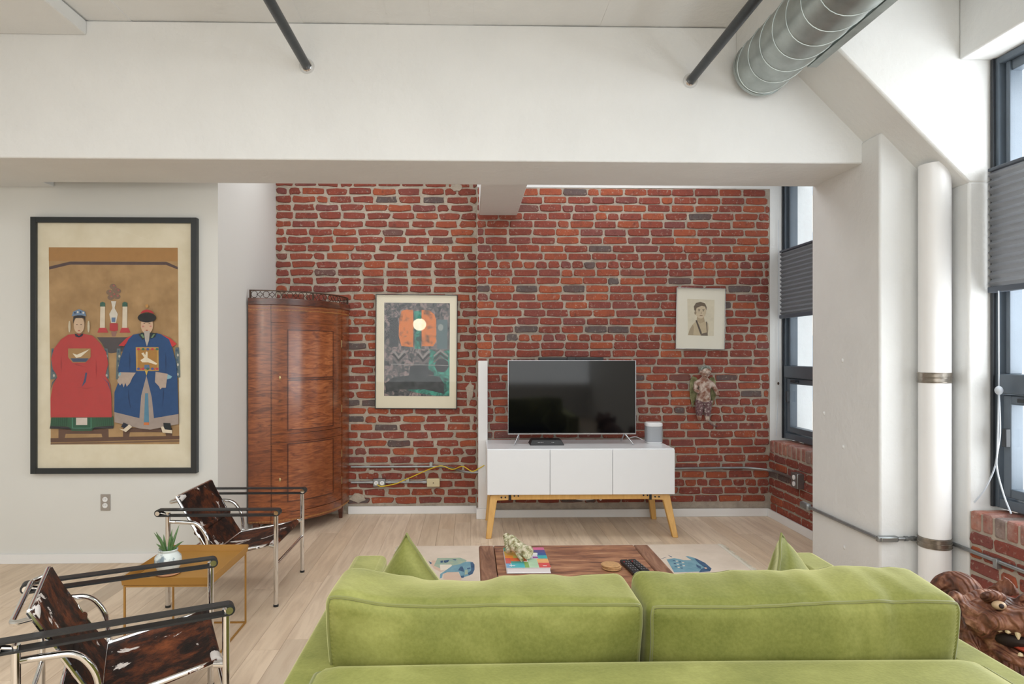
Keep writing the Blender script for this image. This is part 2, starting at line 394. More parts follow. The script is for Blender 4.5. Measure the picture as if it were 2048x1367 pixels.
# floor: sub-floor with single oak planks
fl = struct('floor', bx(-5.2, 2.9, -3.6, 5.9, -.08, -.014), 'floor_joined', label='pale whitewashed oak plank floor')
PW = .127; planks = {}; rest = G(); cnt = 0
x = -5.2; i = 0
while x < 2.55:
    y = -3.6 + random.uniform(-1.2, 0)
    while y < 5.65:
        L = random.choice((.9, 1.3, 1.7, 2.1)); y1 = min(y + L, 5.62); y0 = max(y, -3.6)
        if y1 - y0 > .05:
            vis = y1 > 2.55 and x > -3.3 - .2 and not (x < SX - .1 and y0 > WY)
            if vis and cnt < 290:
                key = round(y1 - y0, 2)
                if key not in planks: planks[key] = bx(0, PW - .0012, 0, key - .0012, -.014, 0).mesh('plank', 'floor', False)
                o = bpy.data.objects.new('plank', planks[key]); COL.objects.link(o); o.parent = fl; o.location = (x, y0, 0); cnt += 1
            elif not (x < SX - .1 and y0 > WY): rest.box(x, x + PW - .0012, y0, y1 - .0012, -.014, 0)
        y += L
    x += PW; i += 1
o = obj('plank_field', rest, 'floor_joined', fl, smooth=False); o['kind'] = 'stuff'

# ceiling of board-marked concrete
ce = struct('ceiling', bx(-5.2, 2.9, -3.6, 5.9, CEIL + .012, CEIL + .2), 'white_concrete', label='white painted board-marked concrete ceiling')
x = -5.15; k = 0
while x < 2.6:
    w = .235; d = random.uniform(0, .004)
    g = bx(x, min(x + w - .0002, 2.65), -3.6, 5.9, CEIL - d, CEIL + .013)
    o = obj('ceiling_board', g, 'white_concrete', ce, smooth=False); x += w; k += 1
struct('ceiling_beam', bx(-5.2, 2.4, BF, BK, BB, CEIL - .004), 'white_concrete', label='deep white concrete beam crossing the whole room', bev=.008)
def joist(x0, x1, y0, y1, z0, lab, taper=.0):
    g = G().prism([(x0 + taper, z0), (x1 - taper, z0), (x1, CEIL - .008), (x0, CEIL - .008)], XZ, y0, y1)
    return struct('ceiling_joist', g, 'white_concrete', label=lab, bev=.006)
joist(-2.75, -2.10, -3.55, BF - .001, 3.115, 'shallow white ceiling joist in the upper left corner')
joist(1.49, 1.84, -3.55, BF - .001, 3.04, 'white ceiling joist above the round metal duct')
joist(.075, .395, BK + .001, BYR - .002, 2.53, 'white concrete joist running from the beam into the brick wall')
joist(-3.3, -2.72, BK + .001, WY - .002, 2.46, 'white joist end behind the beam above the portrait')

# walls out of the camera's sight
struct('wall_left', bx(-5.25, -5.15, -3.6, 4.4, 0, CEIL - .01), 'white_wall', label='plain white wall at the far left of the room')
struct('wall_front', bx(-5.15, 2.9, -3.75, -3.6, 0, CEIL - .01), 'white_wall', label='plain white wall behind the viewer')
# white plaster wall with the portrait and its return
struct('wall_plaster', G().prism([(-5.15, WY), (SX, WY), (SX, 5.72), (SX - .14, 5.72), (SX - .14, WY + .14), (-5.15, WY + .14)], XY, 0, CEIL - .01), 'white_wall', label='smooth white plaster wall with a corner beside the tall cabinet')
g = G().prism([(-5.14, WY), (SX + .012, WY), (SX + .012, BYL - .016), (SX, BYL - .016), (SX, WY), (SX, WY - .012), (-5.14, WY - .012)], XY, .0, .062)
g = G().box(-5.14, SX + .014, WY - .014, WY - .001, .001, .062).box(SX + .001, SX + .014, WY - .001, 4.82, .001, .062)
struct('baseboard_left', g, 'white_trim', label='white baseboard under the portrait wall')

# ---------------- bricks
def brick_mesh(L, H, D, rnd, seed, pts=10):
    rs = random.Random(seed); g = G(); out = []
    hx, hz = L / 2, H / 2; c = min(.010, H * .2)
    base = [(-hx + c, -hz), (0, -hz), (hx - c, -hz), (hx, -hz + c), (hx, hz - c), (hx - c, hz), (0, hz), (-hx + c, hz), (-hx, hz - c), (-hx, -hz + c)]
    for px, pz in base: out.append((px + rs.uniform(-rnd, rnd) * 1.4, pz + rs.uniform(-rnd, rnd)))
    n = len(out); ins = .9
    ring0 = [(p[0], D, p[1]) for p in out]; ring1 = [(p[0], -.001 + rs.uniform(-.001, .001), p[1]) for p in out]
    ring2 = [(p[0] - math.copysign(min(.006, abs(p[0])), p[0]), -.006 + rs.uniform(-.0015, .0015), p[1] * (1 - .004 / hz)) for p in out]
    vs = ring0 + ring1 + ring2; fs = []
    for a in (0, 1):
        for k in range(n): fs.append((a * n + k, a * n + (k + 1) % n, (a + 1) * n + (k + 1) % n, (a + 1) * n + k))
    fs.append(tuple(2 * n + k for k in range(n))[::-1])
    return g.add(vs, fs)
def brick_field(wall, u0, u1, z0, z1, plane, axis, Lb, J, CH, HB, rough, header_rows, hidden, limit=300, skipfn=None):
    """axis 'X': wall in XZ facing -Y at Y=plane; axis 'Y': wall in YZ facing -X at X=plane."""
    rs = random.Random(int(u0 * 100) + 5)
    shared = {}; joined = G(); n = 0; row = 0; z = z1
    def get(L, var):
        key = (round(L, 2), var)
        if key not in shared:
            shared[key] = brick_mesh(L, HB, .02, rough, hash(key) & 0xffff); 
        return key, shared[key]
    meshes = {}
    items = []
    while z - CH > z0 - .02:
        hd = row in header_rows; l = (Lb - J) / 2 - J / 2 if hd else Lb - J
        u = u0 - rs.uniform(.15, .85) * l if row % 2 == 0 else u0 - (l * .5 + rs.uniform(-.04, .04))
        while u < u1:
            ll = l * rs.choice((1, 1, 1, .97, 1.03, .94)) if not hd else l * rs.uniform(.94, 1.05)
            if not hd and rs.random() < .07: ll = l * .48
            a, b_ = max(u, u0 + .002), min(u + ll, u1 - .002)
            if b_ - a > .025:
                zc = z - CH / 2 + rs.uniform(-.002, .002); items.append(((a + b_) / 2, zc, b_ - a, rs.randrange(4)))
            u += ll + J
        z -= CH; row += 1
    for (uc, zc, L, var) in items:
        if skipfn and skipfn(uc, zc, L): continue
        L = round(L, 2) if L > .04 else .03
        key, gm = get(L, var); dep = rs.uniform(-.003, .003)
        hid = hidden(uc, zc) if hidden else False
        if axis == 'X': loc = (uc, plane + dep, zc); rz = 0
        else: loc = (plane + dep, uc, zc); rz = R(-90)
        tilt = rs.uniform(-.008, .008)
        if not hid and n < limit:
            if key not in meshes: meshes[key] = gm.mesh('brick', 'brick', True, 30)
            o = bpy.data.objects.new('brick', meshes[key]); COL.objects.link(o); o.parent = wall
            o.location = loc; o.rotation_euler = (0, tilt if axis == 'X' else 0, rz); n += 1
        else:
            mt = Matrix.Translation(loc) @ Euler((0, 0, rz)).to_matrix().to_4x4(); joined.add([mt @ Vector(p) for p in gm.v], gm.f)
    if joined.v:
        o = obj('brick_field', joined, 'brick_joined', wall, ang=30); o['kind'] = 'stuff'
wl = struct('wall_back_left', bx(SX - .1, .08, BYL, BYL + .25, 0, 3.19), 'mortar', label='recessed left part of the red brick wall with wide pale mortar joints')
brick_field(wl, SX + .004, .058, .07, 2.865, BYL - .002, 'X', .2055, .0205, .0697, .052, .0055, (), lambda u, z: (u < -1.12 and z < 1.75), 300)
wr = struct('wall_back_right', bx(.06, 2.9, BYR, BYL + .25, 0, 2.765), 'mortar_grey', label='projecting right part of the red brick wall with narrow mortar joints')
def hidR(u, z): return (.33 < u < 1.3 and .6 < z < 1.3) or (.16 < u < 1.5 and .33 < z < .68) or (1.83 < u < 2.08 and 1.45 < z < 1.87)
brick_field(wr, .062, AX - .004, .07, 2.762, BYR - .002, 'X', .2030, .0125, .0679, .0540, .0036, (9, 18, 27, 36), lambda u, z: hidR(u, z) or (z > 2.62 and .08 < u < .4), 300)
struct('wall_back_lintel', bx(.06, 2.9, BYR - .004, BYL + .25, 2.765, CEIL - .01), 'white_concrete', label='white concrete band above the brick wall')
struct('wall_reveal', bx(AX + .003, 2.9, BYR - .006, BYR + .1, .6, 2.765), 'white_concrete', label='narrow white reveal between brick wall and window')
# patches of bare mortar on the left wall
for (px, pz, r1, r2, s) in ((-.965, .137, .075, .04, 3), (-.84, .36, .03, .022, 4), (-.12, 2.8, .05, .035, 6), (.0, 1.05, .035, .09, 8)):
    rs = random.Random(s); poly = []
    for k in range(13):
        a = 2 * math.pi * k / 13; q = rs.uniform(.7, 1.15); poly.append((px + math.cos(a) * r1 * q, pz + math.sin(a) * r2 * q))
    obj('mortar_patch', G().prism(poly, XZ, BYL - .013, BYL + .01), 'mortar', wl, smooth=False)
g = bx(SX + .62, .056, BYL - .028, BYL - .012, .001, .066)
struct('baseboard_back_left', g, 'white_trim', label='white baseboard under the recessed brick wall', bev=.002)
struct('baseboard_back_right', bx(.14, AX - .016, BYR - .028, BYR - .012, .001, .066), 'white_trim', label='white baseboard under the projecting brick wall', bev=.002)
struct('baseboard_right', bx(AX - .028, AX - .012, 4.15, BYR - .03, .001, .066), 'white_trim', label='white baseboard under the brick window apron', bev=.002)

# window side: aprons, column, pier, haunch, lintel
def apron(name, y0, y1, ztop, lab, vis, lim):
    w = struct(name, bx(AX, 2.86, y0, y1, 0, ztop - .012), 'mortar_grey', label=lab)
    brick_field(w, y0 + .003, y1 - .003, .02, ztop - .105, AX - .002, 'Y', .2030, .012, .0700, .056, .0035, (), lambda u, z: not vis(u), lim)
    y = y0 + .004; rs = random.Random(3); n = 0; jo = G()
    gm = None
    while y + .062 < y1:                           # rowlock course along the top edge, each brick on edge
        hgt = .098; g = G().box(-.004, .19, 0, .062, -hgt, 0)
        if gm is None:
            gm = g.mesh('sill_brick', 'brick_pale', False)
        if vis(y + .03):
            o = bpy.data.objects.new('sill_brick', gm); COL.objects.link(o); o.parent = w; o.location = (AX - .004 + rs.uniform(-.004, .004), y, ztop + rs.uniform(-.004, .003)); bevel(o, .012, 2)
        else: jo.add([(p[0] + AX, p[1] + y, p[2] + ztop) for p in g.v], g.f)
        y += .073
    if jo.v: o = obj('sill_brick_row', jo, 'brick_joined', w, smooth=False); o['kind'] = 'stuff'
    return w
apron('wall_right_apron_back', 4.12, BYR - .002, .645, 'low brick wall under the window beside the brick wall', lambda u: u > 4.5, 200)
apron('wall_right_apron_near', .9, 3.238, .585, 'low brick wall under the big window at the right edge', lambda u: u > 2.3, 200)
struct('column', bx(2.205, 2.86, 3.45, 4.145, 0, 2.56), 'white_concrete', label='square white concrete column under the beam', bev=.012)
col_ = bpy.data.objects['column']
for (yy, zz) in ((3.80, 1.33), (3.79, .82), (3.78, .23), (4.0, 1.0)): obj('bolt_head', G().ell((2.2045, yy, zz), (.006, .012, .012), 10, 7), 'white_concrete', col_)
struct('wall_right_pier', bx(AX, 2.86, 3.246, 3.455, 0, 2.245), 'white_concrete', label='white pier between column and near window', bev=.012)
ha = G().prism([(1.575, CEIL - .006), (1.808, 2.965), (2.485, 2.288), (AX, 2.238), (2.86, 2.238), (2.86, CEIL - .006)], XZ, 3.246, BF + .02)
struct('beam_haunch', ha, 'white_concrete', label='sloping white concrete haunch joining beam and column', bev=.012)
struct('wall_right_lintel', bx(2.483, 2.86, .3, 3.244, 2.86, CEIL - .01), 'white_concrete', label='white lintel above the near window', bev=.008)
struct('wall_right_lintel_back', bx(2.483, 2.86, 4.146, BYR - .008, 2.86, CEIL - .01), 'white_concrete', label='white lintel above the window beside the brick wall')
struct('wall_right_near', bx(AX, 2.86, -3.6, .895, 0, CEIL - .012), 'white_wall', label='white wall on the window side behind the viewer')

# windows
def window(name, lab, y0, y1, z0, z1, mid, mull):
    X0, X1 = WX, WX + .10; f = .034
    g = G().box(X0, X1, y0, y0 + f, z0, z1).box(X0, X1, y1 - f, y1, z0, z1).box(X0, X1, y0 + f, y1 - f, z1 - f, z1).box(X0, X1, y0 + f, y1 - f, z0, z0 + .05)
    w = struct(name, g, 'window_metal', label=lab, bev=.004)
    obj('sealant', G().box(X0 - .012, X0 + .02, y1 - .012, y1 + .004, z0, z1), 'window_dark', w)
    obj('meeting_rail', G().box(X0 - .012, X1 - .01, y0 + f, y1 - f, mid - .05, mid + .05), 'window_metal', w, bev=.006)
    obj('upper_sash', G().box(X0 + .02, X1 - .015, y1 - f - .042, y1 - f - .018, mid + .05, z1 - f).box(X0 + .03, X1 - .015, y0 + f, y0 + f + .04, mid + .05, z1 - f).box(X0 + .03, X1 - .015, y0 + f + .04, y1 - f - .042, z1 - f - .05, z1 - f), 'window_metal', w, bev=.003)
    yb = y1 - f - .02; ya = y0 + f + .02; a = z0 + .06; b_ = mid - .055; t = .045
    obj('lower_sash', G().box(X0 + .005, X1 - .03, yb - t, yb, a, b_).box(X0 + .005, X1 - .03, ya, ya + t, a, b_).box(X0 + .005, X1 - .03, ya + t, yb - t, a, a + t).box(X0 + .005, X1 - .03, ya + t, yb - t, b_ - t, b_), 'window_metal', w, bev=.005)
    obj('sash_lock', G().box(X0 - .03, X0 + .006, yb - .2, yb - .12, b_ - .03, b_ - .01).box(X0 - .02, X0 + .006, yb - .045, yb - .02, a + .25, a + .34), 'window_dark', w, bev=.004)
    obj('pane', G().box(X0 + .028, X0 + .034, y0 + f, y1 - f, mid + .05, z1 - f), 'glass', w, smooth=False)
    obj('pane', G().box(X0 + .016, X0 + .022, ya + t - .005, yb - t + .005, a + t - .005, b_ - t + .005), 'glass', w, smooth=False)
    if mull: obj('mullion', G().box(X0 + .01, X1, mull - .03, mull + .03, mid + .05, z1 - f), 'window_metal', w, bev=.003)
    return w
window('window_1', 'dark metal window beside the brick wall', 4.15, BYR - .010, .66, 2.856, 1.22, 4.62)
window('window_2', 'tall dark metal window at the right edge', .92, 3.232, .60, 2.856, 1.22, 2.05)
def shade(name, lab, y0, y1, z0, z1):
    t = thing(name, lab, 'window shade', (WX - .03, (y0 + y1) / 2, z0))
    n = 15; poly = []; X = WX - .03
    for i in range(2 * n + 1):
        zz = z0 + .03 + (z1 - z0 - .045) * i / (2 * n); poly.append((X + (-.012 if i % 2 else .008), zz))
    g = G(); N = len(poly); vs = [(p[0] + dx, y, p[1]) for dx in (0, .012) for y in (y0, y1) for p in poly]
    fs = []
    for s_ in (0, 1):
        o = s_ * 2 * N
        for i in range(N - 1): fs.append((o + i, o + i + 1, o + N + i + 1, o + N + i))
    for y_ in (0, 1):
        for i in range(N - 1): fs.append((y_ * N + i, y_ * N + i + 1, 2 * N + y_ * N + i + 1, 2 * N + y_ * N + i))
    obj('pleated_fabric', G().add(vs, fs), 'shade', t, smooth=False)
    obj('bottom_rail', bx(X - .016, X + .016, y0, y1, z0, z0 + .03), 'shade_rail', t, bev=.004)
    obj('top_rail', bx(X - .014, X + .014, y0, y1, z1 - .016, z1), 'shade_rail', t, bev=.003)
    return t
shade('pleated_shade', 'grey pleated shade half lowered in the window beside the brick wall', 4.16, BYR - .03, 1.665, 2.235)
shade('pleated_shade', 'grey pleated shade half lowered in the window at the right edge', .94, 3.215, 1.675, 2.30)
t = thing('shade_cord', 'pale blue-grey pull cord hanging by the window at the right edge', 'cord', (2.60, 3.14, 1.1))
kx = 2.60
obj('cord_line', G().tube([(kx, 3.14, 1.68), (kx, 3.138, 1.2)], .003, 6), 'cord_grey', t)
obj('cord_knob', G().ell((kx, 3.138, 1.19), (.018, .018, .022)), 'cord_grey', t)
obj('cord_loop', G().tube(spline([(kx, 3.138, 1.18), (kx - .004, 3.14, .98), (kx - .01, 3.145, .83), (kx - .025, 3.19, .70), (kx - .055, 3.225, .62)]), .004, 6), 'cord_grey', t)
obj('cord_loop', G().tube(spline([(kx, 3.138, 1.18), (kx + .004, 3.136, .98), (kx - .01, 3.14, .83), (kx - .02, 3.09, .70), (kx - .03, 3.03, .61)]), .004, 6), 'cord_grey', t)
t = thing('shade_cord', 'thin cord with a dark bead hanging in front of the white reveal', 'cord', (2.60, 5.42, 1.1))
obj('cord_line', G().tube([(2.60, 5.425, 2.5), (2.60, 5.425, 1.05), (2.585, 5.428, .68)], .0022, 5), 'cord_grey', t)
obj('cord_bead', G().ell((2.60, 5.425, 1.12), (.008, .008, .012)), 'dark_brass', t)

# neighbouring building across the street
nb = thing('building', 'pale stone building seen through the windows', 'building', (11, 4, -6))
obj('wall', bx(10, 13, -14, 20, -8, 13), 'stone', nb, smooth=False)
wm = None
for yy in range(-12, 20, 3):
    for zz in range(-6, 12, 3):
        if wm is None: wm = bx(9.95, 10.02, 0, 1.2, 0, 1.9).mesh('window', 'facade_dark', False)
        o = bpy.data.objects.new('window', wm); COL.objects.link(o); o.parent = nb; o.matrix_parent_inverse = Matrix.Translation((-11, -4, 6)); o.location = (0, yy, zz)

# ------------------------------------------------------------------ pipes, duct, conduits
t = thing('air_duct', 'round galvanised spiral air duct under the ceiling', 'duct', (1.60, 3.5, 2.93))
dc = (1.605, 2.945); dr = .153
obj('duct_body', G().tube([(dc[0], y, dc[1]) for y in (3.545, 2.5, 1.2, -1.5)], dr, 40), 'galv', t)
obj('end_cap', G().tube([(dc[0], 3.552, dc[1]), (dc[0], 3.528, dc[1])], dr + .003, 40), 'galv', t)
for k in range(26):
    y = 3.46 - k * .135
    pts = [(dc[0] + math.cos(a) * (dr + .001), y - .06 * math.sin(a + .6), dc[1] + math.sin(a) * (dr + .001)) for a in [2 * math.pi * j / 32 for j in range(32)]]
    obj('spiral_seam', G().tube(pts, .0028, 5, closed=True), 'galv', t)
obj('rail', G().box(dc[0] + .128, dc[0] + .175, -1.5, 3.30, dc[1] - .105, dc[1] - .098).box(dc[0] + .170, dc[0] + .175, -1.5, 3.30, dc[1] - .098, dc[1] - .05), 'galv', t, smooth=False)
def spipe(x, z, lab):
    t = thing('sprinkler_pipe', lab, 'pipe', (x, BF, z), group='black ceiling pipes')
    obj('pipe_run', G().tube([(x, BF - .002, z), (x, -2.5, z)], .0245, 18), 'pipe_black', t)
    o = obj('escutcheon', G().tube([(x, BF - .001, z), (x, BF - .012, z), (x, BF - .024, z)], [.042, .040, .030], 24), 'chrome', t)
spipe(-.900, 2.955, 'black ceiling pipe on the left entering the beam')
spipe(1.232, 2.895, 'black ceiling pipe beside the round duct')
t = thing('drain_pipe', 'white vertical drain pipe in front of the column with metal bands', 'pipe', (2.447, 3.362, 0))
pc = (2.440, 3.360)
obj('pipe_run', G().tube([(pc[0], pc[1], .002), (pc[0], pc[1], 2.36)], .0735, 32), 'white_pipe', t)
for zc in (1.245, .385):
    b0 = obj('clamp_band', G().tube([(pc[0], pc[1], zc - .027), (pc[0], pc[1], zc + .027)], .0765, 32), 'band', t)
    for dz in (-.022, 0, .022): sub('band_ridge', G().tube([(pc[0] + math.cos(a) * .077, pc[1] + math.sin(a) * .077, zc + dz) for a in [2 * math.pi * j / 32 for j in range(32)]], .0022, 5, closed=True), 'band', b0)
# conduit along column and pier
zc = .379; cx0 = 2.19
t = thing('conduit', 'grey steel conduit wrapping around the column and behind the drain pipe', 'conduit', (cx0, 3.45, zc))
obj('conduit_run', G().tube(fillet([(cx0, 4.2, zc), (cx0, 3.435, zc), (2.52, 3.435, zc), (2.52, .9, zc)], .03), .0105, 12), 'steel', t)
obj('conduit_fitting', G().box(cx0 - .012, cx0 + .10, 3.417, 3.448, zc - .016, zc + .016), 'steel', t, bev=.008)
obj('fitting_cover', G().box(cx0 + .004, cx0 + .09, 3.413, 3.418, zc - .010, zc + .010), 'galv', t, bev=.003)
obj('conduit_end', G().box(cx0 - .02, cx0 + .014, 4.14, 4.24, zc - .022, zc + .022), 'steel', t, bev=.01)
for yy in (3.05, 2.2): obj('strap', G().box(2.505, 2.534, yy - .012, yy + .012, zc - .035, zc + .014), 'steel', t, bev=.003)
for xx in (2.33, 2.37): obj('coupling', G().tube([(xx, 3.435, zc), (xx + .016, 3.435, zc)], .014, 12), 'steel', t)
# conduits on the brick wall
cz = .405
t = thing('conduit', 'thin steel conduit running along the brick wall behind the cabinet and console', 'conduit', (-.5, 5.56, cz))
obj('conduit_run', G().tube(fillet([(-1.015, 5.57, cz), (-.18, 5.57, cz), (-.05, 5.40, cz - .02), (.6, 5.40, cz - .02), (.7, 5.42, cz), (1.6, 5.42, cz)], .08), .0105, 12), 'steel', t)
obj('clip', bx(-.345, -.32, 5.555, 5.59, cz + .008, cz + .04), 'galv', t)
t = thing('conduit', 'lower steel conduit linking outlet box and ivory junction box', 'conduit', (-.6, 5.56, .272))
obj('conduit_run', G().tube([(-1.015, 5.572, .272), (-.36, 5.572, .272)], .0105, 12), 'steel', t)
for xx in (-.853, -.70, -.40): obj('coupling', G().tube([(xx, 5.572, .272), (xx + .025, 5.572, .272)], .0145, 12), 'steel', t)
obj('clip', bx(-.545, -.52, 5.555, 5.59, .280, .312), 'galv', t)
t = thing('outlet_box', 'steel outlet box with yellow plug low on the brick wall', 'outlet', (-.77, 5.57, .245))
obj('box', bx(-.825, -.72, 5.545, 5.59, .24, .305), 'steel', t, bev=.004)
for k, xx in enumerate((-.797, -.747)):
    rc = obj('receptacle', G().tube([(xx, 5.546, .272), (xx, 5.538, .272)], .018, 16), 'matte_white', t)
    sub('slot', G().box(xx - .006, xx - .004, 5.537, 5.5385, .270, .279).box(xx + .004, xx + .006, 5.537, 5.5385, .270, .279), 'black', rc, smooth=False)
t = thing('junction_box', 'ivory blank junction box on the lower brick wall', 'junction box', (-.31, 5.57, .235))
obj('cover', bx(-.368, -.258, 5.548, 5.59, .236, .305), 'ivory_plastic', t, bev=.004)
obj('screw', G().tube([(-.313, 5.549, .27), (-.313, 5.546, .27)], .005, 10), 'dark_brass', t)
def onY(px, py, Y):
    xc = (px - OCX) / FPX; zz = -(py - OCY) / FPX; c_, s_ = math.cos(R(1.3)), math.sin(R(1.3))
    rx, ry = xc * c_ + s_, -xc * s_ + c_; t_ = Y / ry; return (rx * t_, Y, CAMH + zz * t_)
yc = [(754, 968, 5.53), (763, 972, 5.53), (791, 967, 5.54), (805, 961, 5.55), (833, 949, 5.55), (861, 937, 5.545), (883, 931, 5.53), (905, 938, 5.50), (925, 932, 5.42), (944, 942, 5.38), (958, 936, 5.37), (970, 929, 5.395)]
tag(obj('network_cable', G().tube(spline([onY(*p) for p in yc]), .0042, 6), 'yellow'), 'thin yellow cable winding along the conduit to the console', 'cable')
t = thing('conduit', 'steel conduit bending from the brick wall onto the window apron', 'conduit', (2.1, 5.42, .405))
obj('conduit_run', G().tube(fillet([(1.55, 5.425, .405), (2.36, 5.425, .41), (2.515, 5.30, .405), (2.515, 4.98, .40)], .14, 8), .0105, 12), 'steel', t)
t = thing('outlet_box', 'steel outlet box on the low brick wall beside the column', 'outlet', (2.51, 4.93, .36))
obj('box', bx(2.475, 2.53, 4.86, 4.965, .345, .46), 'steel', t, bev=.005)
for zz in (.378, .426): obj('receptacle', G().tube([(2.477, 4.912, zz), (2.470, 4.912, zz)], .019, 16), 'matte_white', t)
t = thing('wall_outlet', 'taupe double outlet plate on the white wall below the portrait', 'outlet', (-2.4, WY, .37))
o0 = onY(211, 1004, WY - .004)
obj('plate', bx(o0[0] - .031, o0[0] + .031, WY - .008, WY - .0005, o0[2] - .053, o0[2] + .053), 'outlet_plate', t, bev=.002)
for dz in (-.02, .02):
    rc = obj('receptacle', G().tube([(o0[0], WY - .007, o0[2] + dz), (o0[0], WY - .011, o0[2] + dz)], .0165, 18), 'matte_white', t)
    sub('slot', G().box(o0[0] - .007, o0[0] - .005, WY - .0118, WY - .010, o0[2] + dz, o0[2] + dz + .008).box(o0[0] + .005, o0[0] + .007, WY - .0118, WY - .010, o0[2] + dz, o0[2] + dz + .008), 'black', rc, smooth=False)
# white raceway post
t = struct('trim_1', bx(.068, .146, BYR - .062, BYR - .012, .085, 1.312), 'white_trim', label='slim white vertical cable raceway left of the television', bev=.003)
obj('plinth', bx(.052, .15, BYR - .07, BYR - .012, .001, .085), 'white_trim', t, bev=.003)

# ------------------------------------------------------------------ corner cabinet
cc = (SX + .014, BYL - .02); CA, CB = .610, .715
def cp(th, off=0): return (cc[0] + (CA + off) * math.sin(R(th)), cc[1] - (CB + off) * math.cos(R(th)))
def bowed(t0, t1, z0, z1, o0, o1, n=18):
    ths = [t0 + (t1 - t0) * i / n for i in range(n + 1)]
    poly = [cp(a, o1) for a in ths] + [cp(a, o0) for a in reversed(ths)]
    return G().prism(poly, XY, z0, z1)
t = thing('corner_cabinet', 'tall bow-fronted mahogany corner cabinet with pierced gallery', 'cabinet', (cc[0] + .25, cc[1] - .25, 0))
ths = [90 * i / 40 for i in range(41)]
obj('carcass', G().prism([cp(a, -.012) for a in ths] + [cc], XY, .10, 1.745), 'mahogany', t)
obj('cornice', bowed(0, 90, 1.735, 1.785, -.03, .012, 40), 'mahogany_dark', t, bev=.004)
obj('top_board', G().prism([cp(a, -.01) for a in ths] + [cc], XY, 1.745, 1.775), 'mahogany_dark', t)
obj('frieze', bowed(15.5, 74, 1.605, 1.735, -.013, .002), 'mahogany', t)
obj('stile', bowed(0, 15, .115, 1.735, -.013, .002), 'mahogany', t)
obj('stile', bowed(75, 90, .115, 1.735, -.013, .002), 'mahogany', t)
obj('base_rail', bowed(15.5, 74, .10, .175, -.013, .002), 'mahogany', t)
obj('mid_rail', bowed(15.5, 74, .705, .765, -.013, .002), 'mahogany', t)
obj('inlay_line', bowed(0, 90, 1.722, 1.7245, -.01, .0035, 40), 'inlay', t)
g = G(); g2 = G()
for k in range(90):
    a = k + .25
    g.add(bowed(a, a + .5, 1.694, 1.701, -.01, .0032, 1).v, bowed(a, a + .5, 1.694, 1.701, -.01, .0032, 1).f)
    g2.add(bowed(a, a + .5, .112, .122, -.01, .0032, 1).v, bowed(a, a + .5, .112, .122, -.01, .0032, 1).f)
obj('inlay_band', g, 'inlay', t); obj('inlay_band', g2, 'inlay', t)
def door(z0, z1, panels, kz):
    d = obj('door', bowed(15.8, 73.6, z0, z1, -.011, .003), 'mahogany', t)
    for (a, b_) in panels:
        sub('panel_bead', bowed(26.5, 62.5, a - .008, a, .0, .007), 'mahogany_dark', d)
        sub('panel_bead', bowed(26.5, 62.5, b_, b_ + .008, .0, .007), 'mahogany_dark', d)
        sub('panel_bead', bowed(26, 26.7, a - .008, b_ + .008, .0, .007, 2), 'mahogany_dark', d)
        sub('panel_bead', bowed(62.3, 63, a - .008, b_ + .008, .0, .007, 2), 'mahogany_dark', d)
        sub('panel', bowed(26.7, 62.3, a, b_, .0, .0045), 'mahogany_panel', d)
    p = cp(21, .003)
    ec = sub('escutcheon', G().ell((p[0], p[1], kz), (.008, .004, .014)), 'brass', d)
    sub('hinge', bowed(73.4, 74.2, z0 + .12, z0 + .18, 0, .006, 2), 'brass', d); sub('hinge', bowed(73.4, 74.2, z1 - .18, z1 - .12, 0, .006, 2), 'brass', d)
door(.77, 1.602, [(1.19, 1.545), (.80, 1.165)], 1.19)
door(.18, .702, [(.26, .685)], .425)
ga = obj('gallery_rail', bowed(1, 89, 1.838, 1.846, -.012, -.002, 40), 'dark_brass', t)
for k in range(22):
    a0 = 3 + k * 4; p = cp(a0 + 1, -.007); q = cp(a0 + 2, -.007); u = Vector((q[0] - p[0], q[1] - p[1], 0)).normalized(); c0 = Vector((p[0], p[1], 1.812))
    rr = .022 if k % 2 == 0 else .016
    if k % 2 == 0: pts = [c0 + u * math.cos(b_) * rr + Vector((0, 0, math.sin(b_) * .025)) for b_ in [2 * math.pi * j / 16 for j in range(16)]]
    else: pts = [c0 + u * (math.cos(b_) ** 3) * .026 + Vector((0, 0, math.sin(b_) ** 3 * .025)) for b_ in [2 * math.pi * j / 16 for j in range(16)]]
    sub('gallery_ring', G().tube(pts, .0022, 5, closed=True), 'dark_brass', ga)
for a in (1.2, 45, 88.8):
    p = cp(a, -.007); sub('gallery_post', bx(p[0] - .006, p[0] + .006, p[1] - .006, p[1] + .006, 1.78, 1.846), 'dark_brass', ga)
for (lx, ly) in ((cp(5, -.03)), (cp(80, -.035)), (cc[0] + .05, cc[1] - .05)):
    g = G(); vs = [(lx + sx * w, ly + sy * w, z) for z, w in ((0, .013), (.11, .023)) for sx, sy in ((-1, -1), (1, -1), (1, 1), (-1, 1))]
    obj('leg', g.add(vs, [(3, 2, 1, 0), (4, 5, 6, 7), (0, 1, 5, 4), (1, 2, 6, 5), (2, 3, 7, 6), (3, 0, 4, 7)]), 'mahogany_dark', t, smooth=False)

